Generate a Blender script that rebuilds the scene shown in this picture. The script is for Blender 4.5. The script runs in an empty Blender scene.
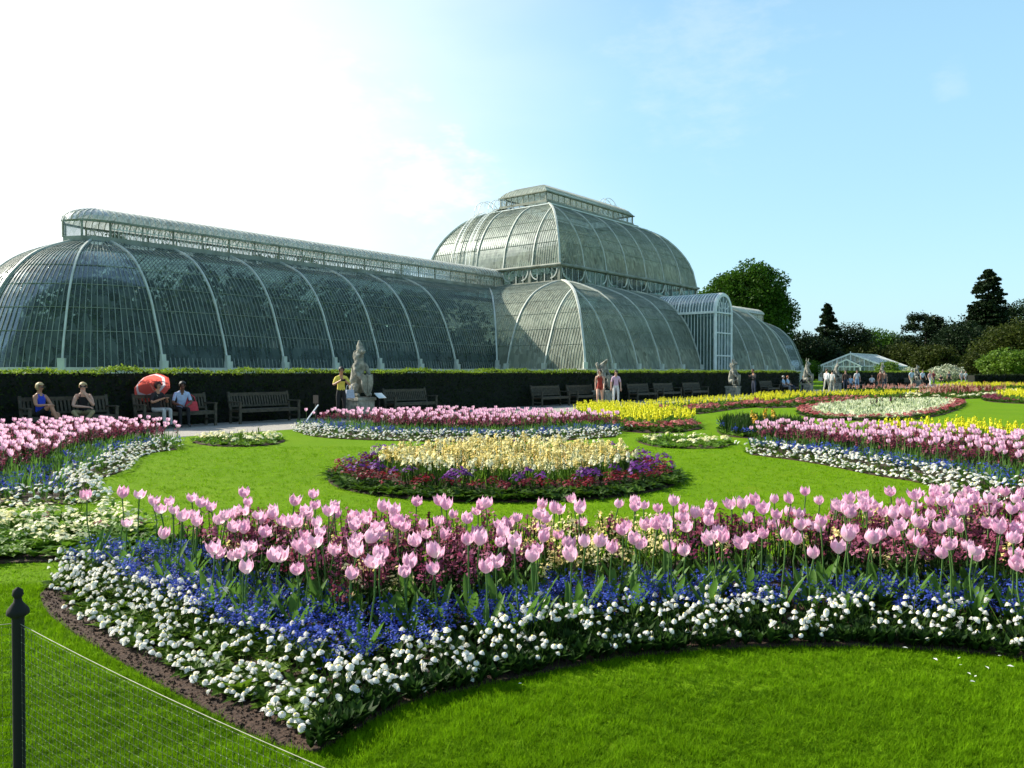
import bpy, bmesh, math, random
import numpy as np
from mathutils import Vector, Matrix
from math import sin, cos, pi, radians as R

random.seed(7)
rng = np.random.default_rng(11)
sc = bpy.context.scene
COL = sc.collection

# ------------------------------------------------------------------ camera
F = 800.0; H = 1.6; HOR = 372.0
PITCH = math.atan((384 - HOR) / F)
cam = bpy.data.cameras.new('camera'); cam.sensor_width = 36; cam.lens = F / 1024 * 36
cam.clip_end = 6000; cam.clip_start = 0.05
co = bpy.data.objects.new('camera', cam); COL.objects.link(co)
co.location = (0, 0, H); co.rotation_euler = (pi / 2 - PITCH, 0, 0)
sc.camera = co

def G(px, py, z=0.0):
    """ground point (x,y) seen at a photo pixel, for laying out the beds"""
    rx = (px - 512) / F; ry = (384 - py) / F
    d = (rx, cos(PITCH) + ry * sin(PITCH), -sin(PITCH) + ry * cos(PITCH))
    k = (z - H) / d[2]
    return (d[0] * k, d[1] * k)
def GP(pts): return np.array([G(*p) for p in pts])

TH = R(39.2)
E1 = np.array([sin(TH), cos(TH)]); E2 = np.array([-cos(TH), sin(TH)])
PHI = pi / 2 - TH
def E(s, t): return (s * E1[0] + t * E2[0], s * E1[1] + t * E2[1])
def on_line(px, t):
    """point on the line e2 = t that stands at photo column px"""
    k = (px - 512) / F
    z = t / (k * E2[0] + E2[1])
    return (k * z, z)

SUN_AZ, SUN_EL = 67.0, 35.0      # degrees left of the view direction, above the horizon
sd = Vector((-sin(R(SUN_AZ)) * cos(R(SUN_EL)), cos(R(SUN_AZ)) * cos(R(SUN_EL)), sin(R(SUN_EL))))

# ------------------------------------------------------------------ materials
def new_mat(name):
    m = bpy.data.materials.new(name); m.use_nodes = True
    nt = m.node_tree; nt.nodes.clear()
    out = nt.nodes.new('ShaderNodeOutputMaterial')
    return m, nt, out
def node(nt, kind, **kw):
    n = nt.nodes.new(kind)
    for k, v in kw.items(): setattr(n, k, v)
    return n
def rgba(c): return (c[0], c[1], c[2], 1)
def ramp(nt, fac, stops):
    r = node(nt, 'ShaderNodeValToRGB')
    cr = r.color_ramp
    while len(cr.elements) < len(stops): cr.elements.new(0.5)
    for e, (p, c) in zip(cr.elements, stops): e.position = p; e.color = rgba(c)
    nt.links.new(fac, r.inputs[0]); return r.outputs[0]
def noise(nt, scale, detail=4, vec=None, rough=0.55):
    n = node(nt, 'ShaderNodeTexNoise'); n.inputs['Scale'].default_value = scale
    n.inputs['Detail'].default_value = detail; n.inputs['Roughness'].default_value = rough
    if vec is None:
        tc = node(nt, 'ShaderNodeTexCoord'); vec = tc.outputs['Object']
    nt.links.new(vec, n.inputs['Vector']); return n.outputs['Fac']
def mixc(nt, fac, a, b):
    m = node(nt, 'ShaderNodeMix', data_type='RGBA')
    for sock, v in ((m.inputs[0], fac), (m.inputs[6], a), (m.inputs[7], b)):
        if hasattr(v, 'links') or isinstance(v, bpy.types.NodeSocket): nt.links.new(v, sock)
        elif isinstance(v, (int, float)): sock.default_value = v
        else: sock.default_value = rgba(v)
    return m.outputs[2]

def solid(name, a, b=None, scale=6.0, rough=0.7, bump=0.0, bscale=40.0, metal=0.0, detail=5):
    m, nt, out = new_mat(name)
    p = node(nt, 'ShaderNodeBsdfPrincipled')
    p.inputs['Roughness'].default_value = rough; p.inputs['Metallic'].default_value = metal
    if b is None: b = tuple(x * 0.75 for x in a)
    n = noise(nt, scale, detail)
    c = ramp(nt, n, [(0.3, b), (0.7, a)])
    nt.links.new(c, p.inputs['Base Color'])
    if bump:
        bn = node(nt, 'ShaderNodeBump'); bn.inputs['Strength'].default_value = bump
        bn.inputs['Distance'].default_value = 0.02
        nt.links.new(noise(nt, bscale, 4), bn.inputs['Height']); nt.links.new(bn.outputs[0], p.inputs['Normal'])
    nt.links.new(p.outputs[0], out.inputs[0])
    return m

def petal(name, a, b, trans=0.4, tip=None, rough=0.55, gloss=0.25):
    """leaf or petal: colour runs a..b by the per-plant 'rnd' value, part of the light passes through"""
    m, nt, out = new_mat(name)
    at = node(nt, 'ShaderNodeAttribute', attribute_name='rnd')
    c = mixc(nt, at.outputs['Fac'], a, b)
    if tip is not None:
        pv = node(nt, 'ShaderNodeAttribute', attribute_name='pv')
        c = mixc(nt, pv.outputs['Fac'], c, tip)
    p = node(nt, 'ShaderNodeBsdfPrincipled'); p.inputs['Roughness'].default_value = rough
    p.inputs['Specular IOR Level'].default_value = gloss
    nt.links.new(c, p.inputs['Base Color'])
    t = node(nt, 'ShaderNodeBsdfTranslucent'); nt.links.new(c, t.inputs[0])
    mx = node(nt, 'ShaderNodeMixShader'); mx.inputs[0].default_value = trans
    nt.links.new(p.outputs[0], mx.inputs[1]); nt.links.new(t.outputs[0], mx.inputs[2])
    nt.links.new(mx.outputs[0], out.inputs[0])
    return m

def lawn_mat():
    m, nt, out = new_mat('lawn')
    p = node(nt, 'ShaderNodeBsdfPrincipled'); p.inputs['Roughness'].default_value = 0.85
    p.inputs['Specular IOR Level'].default_value = 0.05
    big = noise(nt, 0.35, 4); fine = noise(nt, 55, 5); mid = noise(nt, 4.5, 5)
    c1 = ramp(nt, fine, [(0.25, (0.034, 0.084, 0.0020)), (0.5, (0.094, 0.203, 0.0030)), (0.78, (0.167, 0.298, 0.0060))])
    c2 = ramp(nt, mid, [(0.25, (0.075, 0.163, 0.0020)), (0.75, (0.150, 0.258, 0.0040))])
    c3 = ramp(nt, big, [(0.3, (0.088, 0.186, 0.0020)), (0.7, (0.144, 0.242, 0.0040))])
    c = mixc(nt, 0.45, mixc(nt, 0.5, c1, c2), c3)
    dry = noise(nt, 1.7, 6, rough=.7)
    c = mixc(nt, ramp(nt, dry, [(.56, (0, 0, 0)), (.74, (.5, .5, .5))]), c, (0.189, 0.237, 0.0120))
    nt.links.new(c, p.inputs['Base Color'])
    bn = node(nt, 'ShaderNodeBump'); bn.inputs['Strength'].default_value = 0.6; bn.inputs['Distance'].default_value = 0.03
    nt.links.new(noise(nt, 70, 6), bn.inputs['Height']); nt.links.new(bn.outputs[0], p.inputs['Normal'])
    nt.links.new(p.outputs[0], out.inputs[0]); return m

def glass_mat(name, tint, dirt, see, rough=0.2, sc_=0.5, shine=0.24):
    """old weathered greenhouse glass: partly clear, partly a film that scatters light"""
    m, nt, out = new_mat(name)
    tr = node(nt, 'ShaderNodeBsdfTransparent'); tr.inputs[0].default_value = rgba(tint)
    n1 = noise(nt, sc_, 6); 
    tc = node(nt, 'ShaderNodeTexCoord')
    mp = node(nt, 'ShaderNodeMapping'); mp.inputs['Scale'].default_value = (3.7, 3.7, 1.6)
    nt.links.new(tc.outputs['Object'], mp.inputs[0])
    vo = node(nt, 'ShaderNodeTexVoronoi'); vo.inputs['Scale'].default_value = 1.0
    nt.links.new(mp.outputs[0], vo.inputs['Vector'])
    sepv = node(nt, 'ShaderNodeSeparateColor'); nt.links.new(vo.outputs['Color'], sepv.inputs[0])
    dcol = ramp(nt, n1, [(0.3, tuple(x * 0.78 for x in dirt)), (0.7, dirt)])
    vr = node(nt, 'ShaderNodeMapRange'); nt.links.new(sepv.outputs[2], vr.inputs[0]); vr.inputs[3].default_value = .76; vr.inputs[4].default_value = 1.22
    hs = node(nt, 'ShaderNodeHueSaturation'); nt.links.new(dcol, hs.inputs['Color']); nt.links.new(vr.outputs[0], hs.inputs['Value']); dcol = hs.outputs[0]
    df = node(nt, 'ShaderNodeBsdfDiffuse'); nt.links.new(dcol, df.inputs[0])
    tl = node(nt, 'ShaderNodeBsdfTranslucent'); nt.links.new(dcol, tl.inputs[0])
    md = node(nt, 'ShaderNodeMixShader'); md.inputs[0].default_value = 0.22
    nt.links.new(df.outputs[0], md.inputs[1]); nt.links.new(tl.outputs[0], md.inputs[2])
    fm = node(nt, 'ShaderNodeMath', operation='MULTIPLY_ADD')
    nt.links.new(sepv.outputs[0], fm.inputs[0]); fm.inputs[1].default_value = 0.34; fm.inputs[2].default_value = see - 0.17
    mx = node(nt, 'ShaderNodeMixShader'); nt.links.new(fm.outputs[0], mx.inputs[0])
    nt.links.new(md.outputs[0], mx.inputs[1]); nt.links.new(tr.outputs[0], mx.inputs[2])
    gl = node(nt, 'ShaderNodeBsdfGlossy'); gl.inputs['Roughness'].default_value = rough
    gl.inputs[0].default_value = (0.85, 0.92, 0.95, 1)
    bn = node(nt, 'ShaderNodeBump'); bn.inputs['Strength'].default_value = 0.25; bn.inputs['Distance'].default_value = 0.05
    nt.links.new(sepv.outputs[1], bn.inputs['Height']); nt.links.new(bn.outputs[0], gl.inputs['Normal'])
    fr0 = node(nt, 'ShaderNodeFresnel'); fr0.inputs[0].default_value = 1.45
    fr = node(nt, 'ShaderNodeMath', operation='MULTIPLY'); nt.links.new(fr0.outputs[0], fr.inputs[0]); fr.inputs[1].default_value = shine
    m2 = node(nt, 'ShaderNodeMixShader'); nt.links.new(fr.outputs[0], m2.inputs[0])
    nt.links.new(mx.outputs[0], m2.inputs[1]); nt.links.new(gl.outputs[0], m2.inputs[2])
    nt.links.new(m2.outputs[0], out.inputs[0]); return m

M = {}
M['lawn'] = lawn_mat()
M['blade'] = petal('grass_blade', (0.042, 0.118, 0.001), (0.20, 0.38, 0.005), 0.45, rough=0.75, gloss=0.06)
M['soil'] = solid('soil', (0.062, 0.030, 0.015), (0.026, 0.012, 0.006), 30, 0.95, 1.0, 45)
M['path'] = solid('path_gravel', (0.36, 0.33, 0.29), (0.25, 0.23, 0.20), 12, 0.9, 0.4, 90)
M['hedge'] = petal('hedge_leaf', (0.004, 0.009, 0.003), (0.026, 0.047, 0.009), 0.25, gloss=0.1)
M['hedge_lit'] = petal('hedge_leaf_painted_sun', (0.10, 0.18, 0.012), (0.24, 0.34, 0.03), 0.5, gloss=0.1)  # sunlight on the hedge top, put into a brighter leaf colour
M['hedge_in'] = solid('hedge_core', (0.006, 0.009, 0.005), rough=0.95)
M['iron'] = solid('white_painted_iron', (0.66, 0.68, 0.64), (0.42, 0.44, 0.39), 1.5, 0.5)
M['white'] = solid('white_paint', (0.82, 0.84, 0.83), (0.62, 0.65, 0.64), 2.5, 0.45)
M['rib'] = solid('grimy_rib_paint', (0.62, 0.64, 0.58), (0.44, 0.46, 0.41), 1.5, 0.5)
M['bar'] = solid('glazing_bar_paint', (0.27, 0.31, 0.27), (0.15, 0.18, 0.15), 0.8, 0.55)
M['stoneplinth'] = solid('pale_stone', (0.62, 0.61, 0.56), (0.42, 0.41, 0.37), 1.2, 0.8, 0.3)
M['cornice'] = solid('stained_cornice', (0.33, 0.35, 0.30), (0.15, 0.16, 0.12), 1.1, 0.7)
M['glass'] = glass_mat('weathered_glass', (0.50, 0.68, 0.66), (0.140, 0.180, 0.170), 0.47)
M['glass_c'] = glass_mat('clouded_glass', (0.55, 0.60, 0.52), (0.44, 0.475, 0.375), 0.40, rough=.3, shine=.08)
M['glass_r'] = glass_mat('lantern_roof_glass', (0.8, 0.85, 0.82), (0.60, 0.61, 0.56), 0.35, shine=.3)
M['glass_l'] = glass_mat('lantern_glass', (0.92, 0.95, 0.95), (0.35, 0.37, 0.33), 0.72)
M['glass_w'] = glass_mat('pale_pavilion_glass', (0.8, 0.85, 0.85), (0.60, 0.59, 0.50), 0.33, shine=.2)
M['glass_p'] = glass_mat('porch_glass', (0.75, 0.86, 0.90), (0.30, 0.38, 0.40), 0.6)
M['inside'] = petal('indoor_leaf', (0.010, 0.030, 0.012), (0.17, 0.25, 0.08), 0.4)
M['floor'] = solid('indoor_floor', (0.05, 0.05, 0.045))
M['wood'] = solid('weathered_teak', (0.085, 0.074, 0.046), (0.026, 0.023, 0.015), 9, 0.75, 0.3, 60)
M['limestone'] = solid('carved_limestone', (0.40, 0.385, 0.32), (0.10, 0.10, 0.08), 5, 0.9, 0.6, 35, detail=8)
M['black'] = solid('black_paint', (0.006, 0.006, 0.006), rough=0.85)
M['wire'] = solid('weathered_wire', (0.34, 0.33, 0.25), (0.20, 0.20, 0.15), 20, 0.6, metal=0.2)
M['knot'] = solid('knots_painted_glint', (0.62, 0.62, 0.42), (0.5, 0.5, 0.3), 20, 0.5)  # sun glints on the wire knots, put into a pale colour
M['net'] = solid('dark_netting', (0.10, 0.12, 0.06), (0.05, 0.06, 0.03), 20, 0.5)
M['bark'] = solid('bark', (0.075, 0.06, 0.045), (0.03, 0.025, 0.02), 3, 0.95, 0.6, 12)
# flowers
def tulip_mat():
    m, nt, out = new_mat('tulip_petal')
    at = node(nt, 'ShaderNodeAttribute', attribute_name='rnd')
    pv = node(nt, 'ShaderNodeAttribute', attribute_name='pv')
    pe = node(nt, 'ShaderNodeAttribute', attribute_name='pe')
    oi = node(nt, 'ShaderNodeObjectInfo')
    f = node(nt, 'ShaderNodeMath', operation='ADD'); nt.links.new(at.outputs['Fac'], f.inputs[0]); nt.links.new(oi.outputs['Random'], f.inputs[1])
    fr = node(nt, 'ShaderNodeMath', operation='FRACT'); nt.links.new(f.outputs[0], fr.inputs[0])
    st_ = noise(nt, 90, 3)
    body = mixc(nt, fr.outputs[0], (0.70, 0.25, 0.47), (0.86, 0.48, 0.65))
    body = mixc(nt, ramp(nt, st_, [(.42, (0, 0, 0)), (.62, (.46, .46, .46))]), body, (0.90, 0.66, 0.76))
    edge = mixc(nt, pe.outputs['Fac'], body, (0.93, 0.68, 0.79))
    c = mixc(nt, ramp(nt, pv.outputs['Fac'], [(0.0, (1, 1, 1)), (0.38, (0, 0, 0))]), edge, (0.93, 0.84, 0.76))
    p = node(nt, 'ShaderNodeBsdfPrincipled'); p.inputs['Roughness'].default_value = 0.45
    p.inputs['Specular IOR Level'].default_value = 0.3
    nt.links.new(c, p.inputs['Base Color'])
    t = node(nt, 'ShaderNodeBsdfTranslucent'); nt.links.new(c, t.inputs[0])
    mx = node(nt, 'ShaderNodeMixShader'); mx.inputs[0].default_value = 0.45
    nt.links.new(p.outputs[0], mx.inputs[1]); nt.links.new(t.outputs[0], mx.inputs[2])
    nt.links.new(mx.outputs[0], out.inputs[0]); return m
M['tulip'] = tulip_mat()
M['tleaf'] = petal('tulip_leaf', (0.055, 0.145, 0.022), (0.13, 0.26, 0.04), 0.45, gloss=0.2, rough=0.5)
M['tstem'] = petal('tulip_stem', (0.06, 0.15, 0.03), (0.11, 0.20, 0.05), 0.15)
M['leaf'] = petal('bedding_leaf', (0.025, 0.065, 0.006), (0.075, 0.15, 0.012), 0.35, gloss=.15)
M['dgreen'] = petal('daisy_leaf', (0.045, 0.105, 0.006), (0.12, 0.21, 0.014), 0.4, gloss=.15)
M['lime'] = petal('lime_leaf', (0.07, 0.17, 0.012), (0.16, 0.29, 0.025), 0.4)
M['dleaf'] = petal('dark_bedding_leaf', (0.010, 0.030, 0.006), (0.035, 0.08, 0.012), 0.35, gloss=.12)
M['bwhite'] = petal('daisy_white', (0.86, 0.86, 0.80), (0.92, 0.90, 0.86), 0.35)
M['bcentre'] = petal('daisy_centre', (0.75, 0.60, 0.10), (0.80, 0.72, 0.30), 0.1)
M['blue'] = petal('forget_me_not_blue', (0.013, 0.030, 0.28), (0.075, 0.13, 0.58), 0.32)
M['maroon'] = petal('wallflower_maroon', (0.13, 0.016, 0.035), (0.36, 0.09, 0.14), 0.4)
M['mauve'] = petal('wallflower_mauve', (0.26, 0.04, 0.11), (0.50, 0.18, 0.27), 0.4)
M['peach'] = petal('wallflower_peach', (0.80, 0.48, 0.14), (0.88, 0.68, 0.30), 0.4)
M['butter'] = petal('butter_petal', (0.80, 0.64, 0.20), (0.90, 0.82, 0.44), 0.4)
M['cream'] = petal('cream_petal', (0.86, 0.80, 0.42), (0.90, 0.87, 0.66), 0.4)
M['yellow'] = petal('yellow_petal', (0.82, 0.74, 0.010), (0.90, 0.86, 0.04), 0.45)
M['red'] = petal('red_petal', (0.085, 0.003, 0.012), (0.25, 0.014, 0.024), 0.35)
M['purple'] = petal('purple_petal', (0.10, 0.018, 0.16), (0.21, 0.05, 0.31), 0.35)
M['rose'] = petal('rose_petal', (0.32, 0.035, 0.05), (0.62, 0.24, 0.22), 0.35)
M['salmon'] = petal('salmon_petal', (0.55, 0.20, 0.14), (0.72, 0.40, 0.32), 0.35)
M['orange'] = petal('orange_petal', (0.55, 0.24, 0.015), (0.62, 0.42, 0.03), 0.35)
M['ivory'] = petal('ivory_foliage', (0.46, 0.54, 0.26), (0.84, 0.84, 0.64), 0.35)
M['darktulip'] = petal('dark_tulip', (0.035, 0.004, 0.022), (0.10, 0.012, 0.05), 0.3)
M['blossom'] = petal('white_blossom', (0.22, 0.28, 0.14), (0.66, 0.68, 0.54), 0.35)
M['tree_round'] = petal('broadleaf', (0.016, 0.050, 0.005), (0.062, 0.145, 0.010), 0.32, gloss=.1)
M['tree_dark'] = petal('conifer_needle', (0.006, 0.014, 0.006), (0.020, 0.040, 0.012), 0.2, gloss=.1)
M['tree_olive'] = petal('olive_leaf', (0.020, 0.032, 0.006), (0.060, 0.078, 0.012), 0.3, gloss=.1)
M['tree_lime'] = petal('spring_leaf', (0.055, 0.12, 0.010), (0.14, 0.23, 0.022), 0.4)

def cloth(name, a, b=None): return solid(name, a, b, 14, 0.85, 0.25, 30)

# ------------------------------------------------------------------ object helpers
def put(name, mesh, mats=None, parent=None):
    o = bpy.data.objects.new(name, mesh); COL.objects.link(o)
    if mats is not None:
        for m in (mats if isinstance(mats, (list, tuple)) else [mats]): mesh.materials.append(m)
    if parent is not None: o.parent = parent
    return o
def tag(o, label=None, cat=None, group=None, kind=None):
    if label: o['label'] = label
    if cat: o['category'] = cat
    if group: o['group'] = group
    if kind: o['kind'] = kind
    return o
def thing(name, label, cat, loc, rz=0.0, group=None, parent=None):
    o = bpy.data.objects.new(name, None); COL.objects.link(o)
    o.empty_display_size = 0.1
    o.location = loc; o.rotation_euler = (0, 0, rz)
    return tag(o, label, cat, group)
def copy_tree(root, loc, rz=None, label=None):
    r = root.copy(); COL.objects.link(r); r.location = loc
    if rz is not None: r.rotation_euler = (0, 0, rz)
    if label: r['label'] = label
    for ch in root.children:
        c = ch.copy(); COL.objects.link(c); c.parent = r
        for g in ch.children:
            d = g.copy(); COL.objects.link(d); d.parent = c
    return r

class Tpl:
    """small mesh template used for scattering"""
    def __init__(s): s.v = []; s.f = []; s.m = []; s.pv = []; s.pe = []
    def vert(s, p, pv=0.0, pe=0.0): s.v.append(tuple(p)); s.pv.append(pv); s.pe.append(pe); return len(s.v) - 1
    def face(s, idx, m=0): s.f.append(tuple(idx)); s.m.append(m)
    def poly(s, pts, m=0, pv=0.0): s.face([s.vert(p, pv) for p in pts], m)
    def grid(s, rows, m=0, closed=False):
        """rows: list of lists of (p,pv,pe)"""
        ids = [[s.vert(*q) for q in r] for r in rows]
        for a, b in zip(ids, ids[1:]):
            n = len(a)
            for i in range(n if closed else n - 1):
                j = (i + 1) % n
                s.face((a[i], a[j], b[j], b[i]), m)
    def tube(s, pts, rad, m=0, n=5):
        rows = []
        for i, p in enumerate(pts):
            p = Vector(p)
            d = (Vector(pts[min(i + 1, len(pts) - 1)]) - Vector(pts[max(i - 1, 0)])).normalized()
            a = d.cross(Vector((0.3, 0.9, 0.1))).normalized(); b = d.cross(a)
            r = rad[i] if isinstance(rad, (list, tuple)) else rad
            rows.append([(p + a * r * cos(2 * pi * k / n) + b * r * sin(2 * pi * k / n), i / max(1, len(pts) - 1), 0) for k in range(n)])
        s.grid(rows, m, closed=True)
    def box(s, c, d, m=0, rz=0.0):
        cx, cy, cz = c; hx, hy, hz = d[0] / 2, d[1] / 2, d[2] / 2
        ca, sa = cos(rz), sin(rz)
        ids = [s.vert((cx + ca * x * hx - sa * y * hy, cy + sa * x * hx + ca * y * hy, cz + z * hz)) for x in (-1, 1) for y in (-1, 1) for z in (-1, 1)]
        for q in ((0, 1, 3, 2), (4, 6, 7, 5), (0, 4, 5, 1), (2, 3, 7, 6), (0, 2, 6, 4), (1, 5, 7, 3)):
            s.face([ids[i] for i in q], m)
    def bar(s, a, b, w, h, m=0, up=(0, 0, 1)):
        a = Vector(a); b = Vector(b); d = (b - a).normalized(); u = Vector(up)
        if abs(d.dot(u)) > 0.98: u = Vector((1, 0, 0))
        x = d.cross(u).normalized() * w / 2; y = x.cross(d).normalized() * h / 2
        q = [(-1, -1), (1, -1), (1, 1), (-1, 1)]
        A = [s.vert(a + x * i + y * j) for i, j in q]; B = [s.vert(b + x * i + y * j) for i, j in q]
        for i in range(4):
            j = (i + 1) % 4; s.face((A[i], A[j], B[j], B[i]), m)
        s.face(A[::-1], m); s.face(B, m)
    def leaf(s, base, ang, length, width, rise, droop, m=0, nseg=4, fold=0.15):
        ca, sa = cos(ang), sin(ang)
        rows = []
        for i in range(nseg + 1):
            t = i / nseg
            out = length * t * (cos(rise) * (1 - 0.15 * t) + 0.4 * droop * t)
            z = length * (sin(rise) * t - droop * t * t)
            w = width * (sin(pi * min(1, 0.08 + 0.92 * t)) ** 0.75 if t < 1 else 0.02) / 2
            c = (base[0] + ca * out, base[1] + sa * out, base[2] + z)
            rows.append([((c[0] - sa * w, c[1] + ca * w, c[2] + fold * w * 2), t, 0), (c, t, 0), ((c[0] + sa * w, c[1] - ca * w, c[2] + fold * w * 2), t, 0)])
        s.grid(rows, m)
    def done(s):
        s.V = np.array(s.v, float); s.sizes = np.array([len(f) for f in s.f]); s.loops = np.array([i for f in s.f for i in f])
        s.mats = np.array(s.m); s.PV = np.array(s.pv); s.PE = np.array(s.pe); return s

class Acc:
    def __init__(s): s.V = []; s.L = []; s.S = []; s.Mi = []; s.Rn = []; s.PV = []; s.PE = []; s.n = 0
    def add(s, t, pos, rz=None, scale=None, rnd=None, tilt=0.12):
        pos = np.atleast_2d(np.asarray(pos, float)); k = len(pos)
        if k == 0: return
        if rz is None: rz = rng.uniform(0, 2 * pi, k)
        if scale is None: scale = np.ones(k)
        scale = np.asarray(scale, float)
        if scale.ndim == 1: scale = np.repeat(scale[:, None], 3, 1)
        if rnd is None: rnd = rng.uniform(0, 1, k)
        v = t.V[None] * scale[:, None, :]
        if tilt:
            tx = rng.normal(0, tilt, k); ty = rng.normal(0, tilt, k)
            x = v[..., 0] + v[..., 2] * tx[:, None]; y = v[..., 1] + v[..., 2] * ty[:, None]
            z = v[..., 2] - v[..., 0] * tx[:, None] - v[..., 1] * ty[:, None]
        else: x, y, z = v[..., 0], v[..., 1], v[..., 2]
        c = np.cos(rz)[:, None]; sn = np.sin(rz)[:, None]
        W = np.stack([c * x - sn * y, sn * x + c * y, z], -1) + pos[:, None, :]
        nv = len(t.V)
        off = (np.arange(k) * nv + s.n)[:, None]
        s.V.append(W.reshape(-1, 3)); s.L.append((t.loops[None] + off).ravel())
        s.S.append(np.tile(t.sizes, k)); s.Mi.append(np.tile(t.mats, k))
        s.Rn.append(np.repeat(rnd, nv)); s.PV.append(np.tile(t.PV, k)); s.PE.append(np.tile(t.PE, k))
        s.n += k * nv
    def quads(s, V4, rnd, mat=0):
        """V4 (k,4,3)"""
        k = len(V4)
        s.V.append(V4.reshape(-1, 3)); s.L.append(np.arange(k * 4) + s.n); s.S.append(np.full(k, 4)); s.Mi.append(np.full(k, mat))
        s.Rn.append(np.repeat(rnd, 4)); s.PV.append(np.zeros(k * 4)); s.PE.append(np.zeros(k * 4)); s.n += k * 4
    def mesh(s, name, smooth=False):
        me = bpy.data.meshes.new(name)
        V = np.concatenate(s.V).astype(np.float32); L = np.concatenate(s.L).astype(np.int32); S = np.concatenate(s.S).astype(np.int32)
        Mi = np.concatenate(s.Mi).astype(np.int32)
        me.vertices.add(len(V)); me.vertices.foreach_set('co', V.ravel())
        me.loops.add(len(L)); me.loops.foreach_set('vertex_index', L)
        me.polygons.add(len(S)); me.polygons.foreach_set('loop_start', np.concatenate([[0], np.cumsum(S)[:-1]]).astype(np.int32))
        me.polygons.foreach_set('material_index', Mi)
        me.update(calc_edges=True)
        for nm, arr in (('rnd', s.Rn), ('pv', s.PV), ('pe', s.PE)):
            a = me.attributes.new(nm, 'FLOAT', 'POINT'); a.data.foreach_set('value', np.concatenate(arr).astype(np.float32))
        me.polygons.foreach_set('use_smooth', np.full(len(S), smooth))
        return me
def single(t, name, smooth=False):
    a = Acc(); a.add(t.done(), [(0, 0, 0)], rz=np.zeros(1), rnd=np.array([0.5]), tilt=0)
    return a.mesh(name, smooth)

# ---- polygon utilities
def inside(P, poly):
    x, y = P[:, 0], P[:, 1]; r = np.zeros(len(P), bool); n = len(poly)
    for i in range(n):
        x1, y1 = poly[i]; x2, y2 = poly[(i + 1) % n]
        c = ((y1 > y) != (y2 > y)) & (x < (x2 - x1) * (y - y1) / (y2 - y1 + 1e-12) + x1)
        r ^= c
    return r
def dist(P, line):
    d = np.full(len(P), 1e9)
    for a, b in zip(line, line[1:]):
        ab = b - a; t = np.clip(((P - a) @ ab) / (ab @ ab + 1e-12), 0, 1)
        d = np.minimum(d, np.linalg.norm(P - a - t[:, None] * ab, axis=1))
    return d
def spline(pts, n=6, closed=False):
    pts = np.asarray(pts); out = []; N = len(pts)
    rngi = range(N if closed else N - 1)
    for i in rngi:
        p = [pts[(i + k) % N] if closed else pts[min(max(i + k, 0), N - 1)] for k in (-1, 0, 1, 2)]
        for j in range(n):
            t = j / n
            out.append(0.5 * ((2 * p[1]) + (p[2] - p[0]) * t + (2 * p[0] - 5 * p[1] + 4 * p[2] - p[3]) * t * t + (3 * p[1] - p[0] - 3 * p[2] + p[3]) * t ** 3))
    if not closed: out.append(pts[-1])
    return np.array(out)
def sample(poly, density):
    lo, hi = poly.min(0), poly.max(0); n = int(density * np.prod(hi - lo))
    P = rng.uniform(lo, hi, (n, 2)); return P[inside(P, poly)]
def visible(P, z=0.3, m=80):
    """points the picture (with a margin to each side) could show"""
    if len(P) == 0: return P
    u = P[:, 0] / np.maximum(P[:, 1], 0.1) * F + 512
    return P[(P[:, 1] > 1.2) & (u > -m * 5) & (u < 1024 + m * 5)]
def thin(P, r):
    keep = []; cell = {}
    for i, p in enumerate(P):
        k = (int(p[0] // r), int(p[1] // r)); ok = True
        for a in (-1, 0, 1):
            for b in (-1, 0, 1):
                for j in cell.get((k[0] + a, k[1] + b), ()):
                    if (P[j, 0] - p[0]) ** 2 + (P[j, 1] - p[1]) ** 2 < r * r: ok = False; break
        if ok: keep.append(i); cell.setdefault(k, []).append(i)
    return P[keep]
def with_z(P, z=0.0): return np.column_stack([P, np.full(len(P), z) if np.isscalar(z) else z])

# ------------------------------------------------------------------ ground, path
def sheet(name, poly, z, mat, thick=0.0):
    bm = bmesh.new()
    vs = [bm.verts.new((p[0], p[1], z)) for p in poly]
    f = bm.faces.new(vs)
    if f.normal.z < 0: f.normal_flip()
    f.normal_update()
    if f.normal.z < 0: f.normal_flip()
    if thick:
        r = bmesh.ops.extrude_face_region(bm, geom=[f])
        for v in [g for g in r['geom'] if isinstance(g, bmesh.types.BMVert)]: v.co.z += thick
    bmesh.ops.triangulate(bm, faces=bm.faces[:])
    bmesh.ops.recalc_face_normals(bm, faces=bm.faces[:])
    me = bpy.data.meshes.new(name); bm.to_mesh(me); bm.free()
    return put(name, me, mat)
g = sheet('lawn', [(-2500, -800), (2500, -800), (2500, 3000), (-2500, 3000)], 0.0, M['lawn'])
tag(g, kind='structure')
pth = sheet('path', [E(-40, 18.8), E(160, 18.8), E(160, 23.2), E(-40, 23.2)], 0.004, M['path'])
tag(pth, kind='structure')
pth = sheet('path', [E(65.9, 23.2), E(73.6, 23.2), E(73.6, 33.5), E(65.9, 33.5)], 0.004, M['path'])
tag(pth, kind='structure')

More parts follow.
